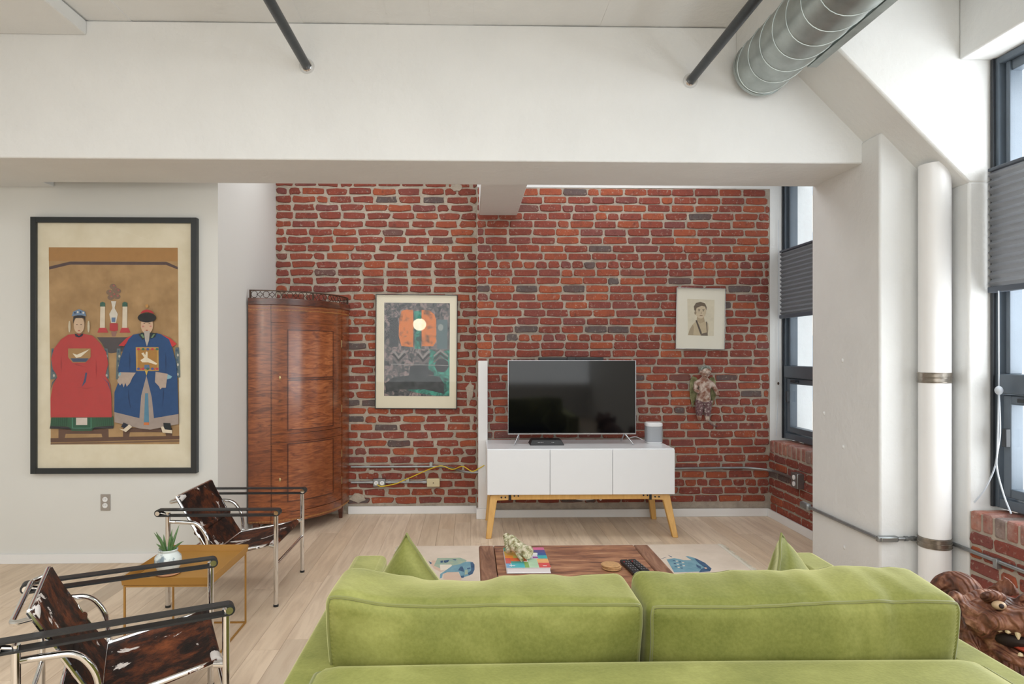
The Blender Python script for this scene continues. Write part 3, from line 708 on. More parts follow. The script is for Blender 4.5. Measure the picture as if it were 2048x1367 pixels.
# ------------------------------------------------------------------ media console
t = thing('media_console', 'long white media console on splayed beech legs', 'console', (.83, 5.12, 0))
x0, x1, y0, y1, z0, z1 = .128, 1.540, 4.87, 5.385, .314, .657
obj('body', bx(x0, x1, y0, y1, z0, z1), 'gloss_white', t, bev=.003)
dw = (x1 - x0) / 3
for k in range(3): obj('door', bx(x0 + k * dw + .0018, x0 + (k + 1) * dw - .0018, y0 - .020, y0 - .001, z0 + .002, z1 - .006), 'gloss_white', t, bev=.0015)
obj('rail', bx(.31, 1.36, 4.90, 4.94, .268, .312), 'beech', t, bev=.004)
obj('rail', bx(.31, 1.36, 5.30, 5.34, .268, .312), 'beech', t, bev=.004)
for xx in (.292, 1.360): obj('crossbar', bx(xx, xx + .018, 4.90, 5.34, .264, .313), 'black', t)
for sx in (0, 1):
    for yy, sp in ((4.87, -.09), (5.31, .0)):
        xi = .292 if sx == 0 else 1.378; d = -1 if sx == 0 else 1
        poly = [(xi, .308), (xi + d * .125, .304), (xi + d * .140, .298), (xi + d * .175, 0), (xi + d * .135, 0), (xi + d * .088, .262), (xi, .266)]
        if yy > 5: poly = [(xi, .308), (xi + d * .125, .304), (xi + d * .140, .298), (xi + d * .165, 0), (xi + d * .125, 0), (xi + d * .088, .262), (xi, .266)]
        g = G(); n = len(poly); vs = []
        for dy in (0, .042):
            for p in poly: vs.append((p[0], yy + .03 + dy + sp * (1 - min(p[1] / .26, 1)), p[1]))
        fs = [tuple(range(n))[::-1], tuple(range(n, 2 * n))] + [(i, (i + 1) % n, n + (i + 1) % n, n + i) for i in range(n)]
        lg = obj('leg', g.add(vs, fs), 'beech', t, bev=.004)
        for bxx in (.025, .055):
            if yy < 5: sub('bolt', G().tube([(xi + d * bxx, yy + .031, .287), (xi + d * bxx, yy + .026, .287)], .0062, 10), 'black', lg)
for bxx in (.335, .365, 1.315, 1.345): obj('bolt', G().tube([(bxx, 4.901, .298), (bxx, 4.896, .298)], .0062, 10), 'black', t)
tag(obj('power_cord', G().tube(spline([(.74, 5.0, .30), (.78, 4.99, .262), (.86, 4.98, .248), (.94, 4.98, .252), (1.0, 4.98, .266), (1.012, 4.98, .255), (1.005, 4.98, .245), (.998, 4.98, .258), (1.02, 5.0, .30)]), .0035, 6), 'matte_white'), 'loose white cord drooping under the media console', 'cord')

# television
t = thing('television', 'large flat television with thin silver bezel on the console', 'television', (.81, 5.12, .657))
TX0, TX1, TZ0, TZ1, TY = .299, 1.319, .731, 1.318, 5.14
obj('housing', bx(TX0 + .002, TX1 - .002, TY, TY + .035, TZ0 + .002, TZ1 - .002), 'black', t, bev=.006)
obj('screen', bx(TX0 + .005, TX1 - .005, TY - .004, TY + .001, TZ0 + .010, TZ1 - .004), 'screen', t, smooth=False)
g = G().box(TX0, TX0 + .005, TY - .006, TY + .02, TZ0, TZ1).box(TX1 - .005, TX1, TY - .006, TY + .02, TZ0, TZ1).box(TX0 + .005, TX1 - .005, TY - .006, TY + .02, TZ1 - .004, TZ1).box(TX0 + .005, TX1 - .005, TY - .008, TY + .02, TZ0, TZ0 + .010)
obj('bezel', g, 'silver', t, bev=.001)
for s_, xc in ((-1, TX0 + .09), (1, TX1 - .09)):
    obj('foot', G().tube([(xc, TY + .01, TZ0 + .006), (xc + s_ * .045, TY - .10, .662)], .0055, 8).tube([(xc, TY + .01, TZ0 + .006), (xc + s_ * .0, TY + .12, .662)], .0055, 8), 'silver', t)
t = thing('sensor_bar', 'slim black sensor bar on top of the television', 'sensor', (.8, 5.17, 1.318))
obj('bar', bx(.545, 1.065, TY + .012, TY + .05, 1.3185, 1.342), 'black', t, bev=.006)
obj('lens', bx(.77, .84, TY + .002, TY + .02, 1.3185, 1.346), 'black', t, bev=.004)
t = thing('router', 'flat black set-top box with small lights under the television', 'set-top box', (.60, 5.1, .658))
g = G(); vs = [(.465, 5.04, .6585), (.735, 5.04, .6585), (.735, 5.2, .6585), (.465, 5.2, .6585), (.485, 5.075, .695), (.715, 5.075, .695), (.715, 5.2, .695), (.485, 5.2, .695)]
obj('case', g.add(vs, [(3, 2, 1, 0), (4, 5, 6, 7), (0, 1, 5, 4), (1, 2, 6, 5), (2, 3, 7, 6), (3, 0, 4, 7)]), 'black', t, bev=.004)
for k in range(6): obj('indicator', bx(.53 + k * .012 + (.06 if k > 3 else 0), .534 + k * .012 + (.06 if k > 3 else 0), 5.055, 5.058, .677, .680), 'matte_white', t)
t = thing('smart_speaker', 'white and grey speaker at the right end of the console', 'speaker', (1.468, 5.17, .658))
def rsq(cx, cy, h, z0, z1, r, n=5):
    poly = []
    for q, (sx, sy) in enumerate(((1, 1), (-1, 1), (-1, -1), (1, -1))):
        for j in range(n + 1):
            a = R(90 * q + 90 * j / n); poly.append((cx + sx * (h - r) + math.cos(a) * r, cy + sy * (h - r) + math.sin(a) * r))
    return G().prism(poly, XY, z0, z1)
obj('base', rsq(1.468, 5.17, .061, .658, .671, .035), 'matte_white', t, bev=.004)
obj('grille', rsq(1.468, 5.17, .063, .671, .790, .036), 'grey_mesh', t)
obj('top', rsq(1.468, 5.17, .064, .790, .822, .037), 'matte_white', t, bev=.008)
tag(obj('power_cord', G().tube(spline([(1.42, 5.30, .6625), (1.37, 5.33, .685), (1.32, 5.32, .68), (1.3, 5.33, .663)]), .003, 6), 'matte_white'), 'small white cord behind the speaker on the console', 'cord')

# ------------------------------------------------------------------ pictures
def picture(name, lab, cx, cz, w, h, yw, fw, fd, fm, matm, im, imm, cat='picture', tilt=0, pane=True):
    """frame, mount, image and pane of a framed picture whose back touches the wall plane yw"""
    t = thing(name, lab, cat, (cx, yw, cz), (0, tilt, 0), local=True)
    hw, hh = w / 2, h / 2
    g = G().box(-hw, -hw + fw, -fd, 0, -hh, hh).box(hw - fw, hw, -fd, 0, -hh, hh).box(-hw + fw, hw - fw, -fd, 0, hh - fw, hh).box(-hw + fw, hw - fw, -fd, 0, -hh, -hh + fw)
    obj('frame', g, fm, t, bev=.0015)
    obj('mount', bx(-hw + fw, hw - fw, -fd * .55, -.001, -hh + fw, hh - fw), matm, t, smooth=False)
    if pane: obj('pane', bx(-hw + fw - .001, hw - fw + .001, -fd * .86, -fd * .86 + .002, -hh + fw - .001, hh - fw + .001), 'glass', t, smooth=False)
    return t, -fd * .55
class Art:
    def __init__(s, y): s.g = G(); s.mats = []; s.y = y; s.n = 0
    def poly(s, pts, m, step=.00012):
        m = flatmat(m) if isinstance(m, tuple) else MT[m]
        if m not in s.mats: s.mats.append(m)
        s.g.cur = s.mats.index(m); s.n += 1; y = s.y - .0004 - s.n * step
        n = len(pts); ar = sum(pts[i][0] * pts[(i + 1) % n][1] - pts[(i + 1) % n][0] * pts[i][1] for i in range(n))
        if ar < 0: pts = pts[::-1]
        from mathutils.geometry import tessellate_polygon
        tris = tessellate_polygon([[Vector((p[0], p[1], 0)) for p in pts]])
        s.g.add([(p[0], y, p[1]) for p in pts], [tuple(q) for q in tris])
    def make(s, name, parent): return obj(name, s.g, s.mats, parent, smooth=False)
def ellp(cx, cy, rx, ry, n=18): return [(cx + math.cos(2 * math.pi * i / n) * rx, cy + math.sin(2 * math.pi * i / n) * ry) for i in range(n)]
# --- large ancestor portrait
K = (WY - .03) / FPX
c0 = onY(234, 690.5, WY)
t, yi = picture('framed_portrait', 'large black-framed painting of a seated couple in red and blue robes', c0[0], c0[2], 323 * K, 505 * K, WY - .001, .036, .042, 'black_frame', 'silk', 0, 0, 'painting')
A = Art(yi)
def T(p): return ((90 + p[0] * .2267 - 234) * K, (690.5 - (590 + p[1] * .2267)) * K)
def U(p): return ((p[0] - 234) * K, (690.5 - p[1]) * K)
def pt(m, *ps): A.poly([T(p) for p in ps], m)
A.poly([U(p) for p in ((105, 497), (357, 497), (360, 886), (109, 886))], 'art_ground')
A.poly([U(p) for p in ((105, 497), (357, 497), (357, 524), (105, 524))], (170, 126, 74))
A.poly([U(p) for p in ((106, 535), (146, 525), (335, 525), (357, 535), (357, 540), (334, 531), (147, 531), (106, 541))], (84, 66, 66))
BR = (98, 70, 56)
pt(BR, (82, 1250), (1192, 1232), (1192, 1262), (82, 1288)); pt((120, 92, 70), (82, 1292), (1192, 1270), (1192, 1285), (82, 1306))
pt(BR, (150, 1172), (580, 1172), (582, 1262), (532, 1262), (520, 1212), (212, 1212), (200, 1262), (150, 1262))
pt(BR, (705, 1162), (1130, 1162), (1130, 1250), (1080, 1250), (1070, 1200), (765, 1200), (755, 1255), (705, 1255))
pt((78, 72, 76), (480, 372), (790, 372), (790, 480), (700, 496), (600, 512), (565, 500), (520, 420))
for dx, dy in ((625, 5), (600, 25), (655, 18), (640, -40), (590, -20), (660, -30), (620, -70)):
    A.poly([T(p) for p in ellp(dx, dy, 30, 24, 10)], (128, 104, 86)); A.poly([T(p) for p in ellp(dx + 6, dy - 8, 9, 8, 8)], (168, 92, 88))
pt((214, 208, 196), (604, 58), (648, 58), (634, 118), (662, 170), (646, 246), (604, 246), (588, 170), (616, 118)); pt((96, 122, 156), (608, 200), (642, 200), (640, 240), (608, 240))
pt((180, 56, 62), (592, 250), (660, 250), (662, 312), (630, 322), (592, 312)); pt((150, 110, 100), (604, 322), (656, 322), (640, 366), (612, 366))
for o_ in (0, 192):
    pt((218, 206, 186), (512 + o_, 105), (552 + o_, 105), (550 + o_, 290), (508 + o_, 290)); pt((52, 96, 82), (508 + o_, 105), (510 + o_, 72), (530 + o_, 62), (552 + o_, 72), (554 + o_, 105))
    pt((188, 60, 66), (502 + o_, 290), (560 + o_, 290), (580 + o_, 332), (486 + o_, 332))
# chair arms
GA = (96, 112, 116); LA = (196, 192, 180)
for o_ in ((92, 470), (545, 470), (655, 470), (1160, 460)):
    pt(GA, (o_[0], o_[1]), (o_[0] + 32, o_[1]), (o_[0] + 42, o_[1] + 260), (o_[0] - 8, o_[1] + 270))
    for k in range(6): A.poly([T(p) for p in ellp(o_[0] + 14 + (k % 2) * 8, o_[1] + 25 + k * 42, 9, 13, 8)], LA if k % 2 else (60, 84, 108))
# woman in red
pt((46, 92, 66), (95, 1060), (625, 1060), (630, 1140), (470, 1152), (440, 1186), (270, 1186), (240, 1150), (85, 1142)); pt((44, 44, 50), (85, 1142), (240, 1152), (270, 1172), (440, 1172), (470, 1154), (630, 1140), (626, 1166), (80, 1166))
for k in range(8): pt((36, 72, 54), (100 + k * 18, 1070), (106 + k * 18, 1070), (102 + k * 18, 1146), (96 + k * 18, 1146)); pt((36, 72, 54), (480 + k * 18, 1070), (486 + k * 18, 1070), (492 + k * 18, 1142), (486 + k * 18, 1142))
pt((70, 128, 104), (272, 1072), (442, 1072), (442, 1166), (272, 1166)); pt((38, 86, 64), (282, 1072), (432, 1072), (432, 1158), (282, 1158)); pt((212, 200, 190), (308, 1072), (404, 1072), (404, 1135), (308, 1135))
RD = (184, 62, 62)
pt(RD, (300, 343), (375, 343), (450, 358), (520, 430), (565, 500), (585, 600), (560, 700), (600, 780), (612, 900), (615, 1068), (90, 1068), (90, 900), (110, 790), (150, 710), (110, 650), (95, 560), (120, 470), (180, 390), (240, 350))
pt((62, 76, 112), (388, 680), (404, 680), (392, 760), (356, 806), (378, 740)); pt((62, 76, 112), (150, 714), (104, 764), (86, 840), (110, 770), (140, 732)); pt((62, 76, 112), (530, 714), (590, 770), (606, 850), (580, 770))
pt((160, 50, 54), (300, 600), (420, 640), (300, 612)); pt((160, 50, 54), (270, 800), (400, 815), (480, 800), (400, 822))
for (a, b_) in ((180, 520), (480, 560)): pt((162, 50, 54), (a, b_), (a + 10, b_ + 90), (a + 2, b_ + 170), (a - 4, b_ + 90))
pt((206, 178, 150), *ellp(335, 266, 46, 74)); pt((44, 42, 46), (282, 258), (286, 192), (335, 178), (386, 192), (388, 252), (378, 206), (300, 206)); pt((110, 134, 162), (272, 192), (284, 150), (335, 128), (386, 150), (396, 192), (360, 182), (310, 182))
for k in range(4): A.poly([T(p) for p in ellp(300 + k * 24, 160 - (6 if k in (1, 2) else 0), 8, 9, 8)], (216, 214, 206) if k % 2 else (40, 60, 96))
for sx in (-1, 1): pt((84, 60, 52), *ellp(335 + sx * 18, 262, 8, 3, 8)); pt((202, 192, 168), *ellp(335 + sx * 82, 280, 10, 52, 10))
pt((176, 70, 66), *ellp(335, 315, 9, 5, 8)); pt((40, 44, 62), (298, 340), (318, 346), (335, 362), (352, 346), (372, 338), (364, 362), (335, 374), (306, 366))
pt((164, 130, 86), (242, 470), (436, 470), (436, 545), (392, 592), (280, 592), (242, 545)); pt((70, 84, 110), (262, 555), (420, 555), (396, 586), (284, 586)); pt((224, 214, 192), (280, 512), (318, 524), (426, 476), (352, 542), (312, 552))
# man in blue
pt((190, 60, 62), (805, 348), (742, 380), (674, 446), (722, 450)); pt((198, 62, 62), (1036, 343), (1120, 380), (1176, 430), (1140, 456))
GR = (162, 148, 140)
pt(GR, (915, 705), (965, 870), (985, 1070), (1192, 1036), (1192, 1128), (950, 1176), (860, 1166), (640, 1110), (640, 1020), (855, 1070), (870, 870))
BU = (42, 76, 122)
pt(BU, (800, 350), (850, 340), (1000, 336), (1040, 345), (1110, 390), (1140, 470), (1172, 600), (1182, 750), (1192, 1040), (980, 1076), (960, 890), (915, 706), (870, 880), (855, 1076), (638, 1022), (640, 850), (690, 720), (670, 650), (690, 560), (720, 470), (760, 390))
for (a, b_, e) in ((770, 500, 0), (1080, 500, 0), (760, 820, 20), (1060, 800, -10)): pt((32, 58, 98), (a, b_), (a + 8, b_ + 60), (a + 4 + e, b_ + 190), (a - 4, b_ + 80))
pt((86, 132, 158), (904, 860), (930, 860), (938, 1112), (894, 1112)); pt((206, 120, 70), (894, 1112), (938, 1112), (938, 1136), (892, 1136))
pt((188, 150, 84), (824, 458), (1020, 458), (1022, 666), (828, 664)); pt((168, 124, 66), (840, 474), (1006, 474), (1006, 650), (842, 650)); pt((226, 214, 190), (864, 572), (900, 548), (930, 552), (1008, 600), (1000, 612), (930, 590), (880, 590)); pt((226, 214, 190), (900, 552), (872, 512), (890, 504), (906, 528), (912, 496), (926, 500), (926, 552)); pt((92, 116, 150), (900, 612), (940, 612), (946, 650), (894, 650)); pt((196, 84, 70), (858, 640), (888, 652), (858, 656)); pt((196, 84, 70), (990, 640), (960, 652), (990, 656))
for k in range(10): A.poly([T(p) for p in ellp(848 + (k % 5) * 40, 476 if k < 5 else 646, 13, 11, 8)], ((190, 70, 76), (70, 110, 90), (80, 96, 150))[k % 3])
pt((210, 180, 90), (904, 664), (930, 664), (918, 706))
pt((178, 160, 148), (690, 676), (826, 680), (796, 724), (776, 770), (748, 802), (736, 768), (722, 808), (708, 772), (690, 792), (664, 752), (680, 720)); pt((178, 160, 148), (996, 672), (1100, 690), (1084, 812), (1050, 812), (1036, 826), (1026, 800), (990, 762)); pt((132, 176, 190), (1100, 694), (1138, 712), (1128, 730), (1094, 738)); pt((132, 176, 190), (690, 674), (676, 690), (690, 712), (700, 690))
pt((44, 52, 58), (848, 350), (876, 332), (962, 332), (1004, 338), (990, 372), (950, 384), (920, 372), (884, 394)); pt((110, 136, 104), (866, 350), (884, 344), (900, 372), (888, 380)); pt((110, 136, 104), (976, 346), (992, 344), (972, 376), (956, 376))
pt((204, 172, 144), *ellp(922, 268, 53, 76)); pt((178, 170, 162), (896, 318), (948, 318), (940, 400), (922, 452), (906, 400))
pt((38, 38, 40), *ellp(922, 202, 80, 42)); pt((176, 52, 58), (862, 168), (884, 142), (922, 130), (962, 142), (986, 168), (922, 152)); pt((190, 140, 80), *ellp(922, 100, 13, 15, 10))
for sx in (-1, 1): pt((80, 56, 48), *ellp(922 + sx * 22, 252, 9, 3, 8)); pt((196, 130, 120), *ellp(922 + sx * 32, 278, 10, 7, 8))
pt((166, 80, 72), *ellp(922, 312, 10, 5, 8))
pt((40, 44, 60), (700, 1152), (722, 1112), (774, 1138), (756, 1168)); pt((220, 206, 184), (684, 1166), (720, 1172), (770, 1130), (796, 1150), (742, 1196)); pt((34, 40, 44), (1064, 1116), (1124, 1120), (1132, 1180), (1068, 1170)); pt((220, 206, 184), (1042, 1150), (1064, 1146), (1078, 1174), (1140, 1180), (1140, 1208), (1058, 1202))
A.make('painted_image', t)

# --- abstract print
K2 = (BYL - .03) / FPX
c0 = onY(833, 703, BYL - .02)
t, yi = picture('framed_print', 'cream-matted abstract print with two orange shapes on the brick wall', c0[0], c0[2], 163 * K2, 228 * K2, BYL - .013, .006, .028, 'black_frame', 'cream', 0, 0, 'picture', R(.4))
A = Art(yi)
def T(p): return ((740 + p[0] * .1829 - 833) * K2, (703 - (580 + p[1] * .1829)) * K2)
A.poly([T(p) for p in ((155, 140), (870, 140), (872, 1156), (160, 1156))], 'abs_base')
A.poly([T(p) for p in ((650, 640), (760, 690), (870, 640), (872, 1150), (700, 1150), (520, 1120), (410, 1090), (520, 1070), (700, 1080), (700, 900), (640, 860))], 'abs_teal')
A.poly([T(p) for p in ((480, 230), (560, 225), (555, 640), (490, 640))], 'abs_teal')
A.poly([T(p) for p in ((730, 320), (845, 320), (845, 640), (730, 640))], (96, 116, 120)); A.poly([T(p) for p in ((215, 300), (305, 300), (310, 620), (215, 620))], (70, 74, 78))
A.poly([T(p) for p in ((345, 228), (400, 212), (468, 218), (475, 400), (472, 622), (345, 612), (314, 500), (318, 320))], 'abs_orange')
A.poly([T(p) for p in ((562, 215), (650, 222), (700, 262), (720, 320), (722, 560), (690, 612), (566, 612))], 'abs_orange')
A.poly([T(p) for p in ellp(770, 405, 30, 38, 16)], (150, 158, 156))
A.poly([T(p) for p in ((172, 1020), (250, 960), (430, 930), (440, 830), (640, 810), (640, 930), (760, 940), (812, 1020), (812, 1128), (600, 1082), (390, 1084), (280, 1090), (180, 1122))], 'abs_dark')
for (cx_, cy_, s_) in ((315, 720, 1), (580, 720, 1), (770, 690, -1)):
    for k, col in enumerate(((146, 140, 138), (60, 60, 62), (112, 106, 106))):
        o_ = k * 34; A.poly([T(p) for p in ((cx_ - 75, cy_ - 50 + o_), (cx_ - 50, cy_ - 66 + o_), (cx_, cy_ + o_), (cx_ + 62, cy_ - 68 + o_), (cx_ + 84, cy_ - 50 + o_), (cx_, cy_ + 36 + o_))] if s_ > 0 else [T(p) for p in ((cx_ - 75, cy_ + 20 + o_), (cx_, cy_ - 46 + o_), (cx_ + 84, cy_ + 20 + o_), (cx_ + 84, cy_ + 40 + o_), (cx_, cy_ - 20 + o_), (cx_ - 75, cy_ + 40 + o_))], col)
A.poly([T(p) for p in ellp(785, 820, 74, 74, 18)], 'abs_dark')
A.poly([T(p) for p in ((235, 806), (860, 818), (860, 824), (235, 812))], (150, 150, 148)); A.poly([T(p) for p in ((480, 640), (860, 640), (860, 645), (480, 645))], (130, 134, 134))
A.make('printed_image', t)
# --- photograph of a boy
K3 = (BYR - .03) / FPX
c0 = onY(1400, 637, BYR - .02)
t, yi = picture('framed_photograph', 'small cream-matted sepia photograph of a boy in braces', c0[0], c0[2], 100 * K3, 123 * K3, BYR - .013, .004, .026, 'silver', 'cream_pale', 0, 0, 'picture', R(1.0))
A = Art(yi)
def T(p): return ((1330 + p[0] * .2193 - 1400) * K3, (637 - (560 + p[1] * .2193)) * K3)
A.poly([T(p) for p in ((195, 172), (448, 176), (446, 508), (208, 506))], (216, 208, 186))
SK = (196, 180, 150); SD = (150, 134, 112)
A.poly([T(p) for p in ((208, 504), (222, 450), (250, 404), (290, 366), (350, 372), (392, 392), (398, 430), (390, 504))], SK)
A.poly([T(p) for p in ((208, 504), (222, 450), (250, 404), (262, 430), (256, 504))], (170, 154, 128))
A.poly([T(p) for p in ((288, 330), (352, 330), (360, 376), (320, 396), (284, 374))], (178, 160, 132))
A.poly([T(p) for p in ellp(322, 284, 50, 66)], (206, 190, 162)); A.poly([T(p) for p in ellp(272, 298, 9, 18, 10)], SD)
A.poly([T(p) for p in ((262, 276), (256, 240), (276, 208), (318, 196), (360, 210), (376, 244), (372, 274), (362, 240), (330, 232), (300, 246), (282, 252), (276, 282))], (110, 96, 80))
for sx in (-1, 1): A.poly([T(p) for p in ellp(326 + sx * 20, 278, 8, 4, 8)], (96, 82, 70)); A.poly([T(p) for p in ellp(326 + sx * 20, 266, 12, 3, 8)], (120, 104, 88))
A.poly([T(p) for p in ((326, 282), (334, 304), (320, 306))], (180, 160, 134)); A.poly([T(p) for p in ellp(326, 322, 16, 4, 8)], (130, 100, 84))
A.poly([T(p) for p in ((274, 368), (288, 366), (334, 478), (334, 498), (322, 494))], (92, 82, 74)); A.poly([T(p) for p in ((372, 376), (382, 382), (388, 478), (382, 484))], (92, 82, 74)); A.poly([T(p) for p in ((330, 490), (388, 474), (390, 506), (326, 506))], (112, 100, 88))
A.make('printed_image', t)

# ------------------------------------------------------------------ winged wall figure
def skinned(name, joints, edges, mat, parent, sub_=2, disp=None):
    me = bpy.data.meshes.new(name); me.from_pydata([j[0] for j in joints], edges, []); me.update()
    o = bpy.data.objects.new(name, me); COL.objects.link(o); o.parent = parent
    if not parent.get('_local'): o.matrix_parent_inverse = Matrix.Translation(-Vector(parent.location))
    o.modifiers.new('skin', 'SKIN'); sv = me.skin_vertices[0].data
    for i, j in enumerate(joints):
        r = j[1]; sv[i].radius = (r, r) if not isinstance(r, tuple) else r; sv[i].use_root = (i == 0)
    s_ = o.modifiers.new('subsurf', 'SUBSURF'); s_.levels = sub_; s_.render_levels = sub_
    me.materials.append(MT[mat]); return o
c0 = onY(1405, 790, BYR - .05)
t = thing('winged_figure', 'weathered carved winged child figure hanging on the brick wall', 'carving', (c0[0], BYR - .055, c0[2] - .22), (0, R(2), 0), local=True)
J = [((0, 0, .20), .046), ((0, -.004, .27), .044), ((0, -.004, .325), .050), ((0, -.006, .365), .026), ((.0, -.012, .385), .026),
     ((-.032, 0, .165), .038), ((-.034, -.008, .09), .030), ((-.032, -.002, .035), .020), ((-.032, -.022, .012), .015),
     ((.030, 0, .165), .038), ((.032, -.010, .09), .030), ((.034, -.002, .030), .020), ((.036, -.024, .008), .015),
     ((-.066, -.004, .318), .024), ((-.080, -.018, .262), .019), ((-.048, -.045, .245), .014),
     ((.066, -.004, .318), .024), ((.096, -.020, .268), .019), ((.106, -.045, .222), .015)]
E_ = [(0, 1), (1, 2), (2, 3), (3, 4), (0, 5), (5, 6), (6, 7), (7, 8), (0, 9), (9, 10), (10, 11), (11, 12), (2, 13), (13, 14), (14, 15), (2, 16), (16, 17), (17, 18)]
skinned('body', J, E_, 'cherub_skin', t)
h = obj('head', G().ell((.004, -.014, .415), (.040, .042, .050), 18, 12).ell((.004, -.056, .408), (.008, .010, .011)).ell((.004, -.044, .388), (.018, .014, .012)).ell((-.037, -.012, .412), (.007, .010, .014)).ell((.045, -.012, .412), (.007, .010, .014)).ell((-.014, -.047, .42), (.010, .008, .006)).ell((.022, -.047, .42), (.010, .008, .006)), 'cherub_skin', t)
sub('hair', G().ell((.004, -.004, .436), (.044, .044, .038), 16, 10), 'cherub_hair', h)
for k in range(9): sub('hair_curl', G().ell((.004 + .036 * math.cos(R(k * 22)), -.038 + .012 * abs(k - 4) / 4, .438 + .022 * math.sin(R(k * 22))), (.011, .011, .011), 8, 6), 'cherub_hair', h)
sub('mouth', G().ell((.004, -.057, .391), (.009, .003, .003), 8, 6), 'lion_dark', h)
for sx in (-.014, .022): sub('eye', G().ell((sx, -.053, .418), (.005, .003, .003), 8, 6), 'lion_dark', h)
J = [((0, -.001, .205), .050), ((-.031, -.001, .165), .042), ((-.034, -.009, .09), .034), ((-.033, -.003, .040), .027), ((.030, -.001, .165), .042), ((.032, -.011, .09), .034), ((.034, -.003, .036), .027)]
skinned('trousers', J, [(0, 1), (1, 2), (2, 3), (0, 4), (4, 5), (5, 6)], 'cherub_cloth', t)
for s_ in (-1, 1):
    wo = [(-.0, .03), (.03, .07), (.062, .075), (.078, .04), (.08, -.04), (.066, -.13), (.048, -.19), (.03, -.12), (.012, -.05)]
    wg = G().prism([(s_ * (.030 + p[0]), .30 + p[1]) for p in wo], XZ, .022, .036)
    w_ = obj('wing', wg, 'wing', t, bev=.004)
    for k in range(5):
        xx = s_ * (.050 + k * .012); sub('feather', G().tube(spline([(xx, .020, .345 - k * .006), (xx + s_ * .008, .018, .25), (xx + s_ * .002, .021, .15 + abs(k - 2) * .018)], 4), [.004] * 4 + [.005] * 4 + [.002], 6), 'wing', w_)
obj('ribbon', G().tube(spline([(.04, -.01, .01), (.06, -.012, -.012), (.09, -.005, -.03), (.125, 0, -.034)]), .005, 6), 'cherub_cloth', t)
obj('hanger', G().tube([(0, .02, .3), (0, .05, .3)], .006, 8), 'dark_brass', t)

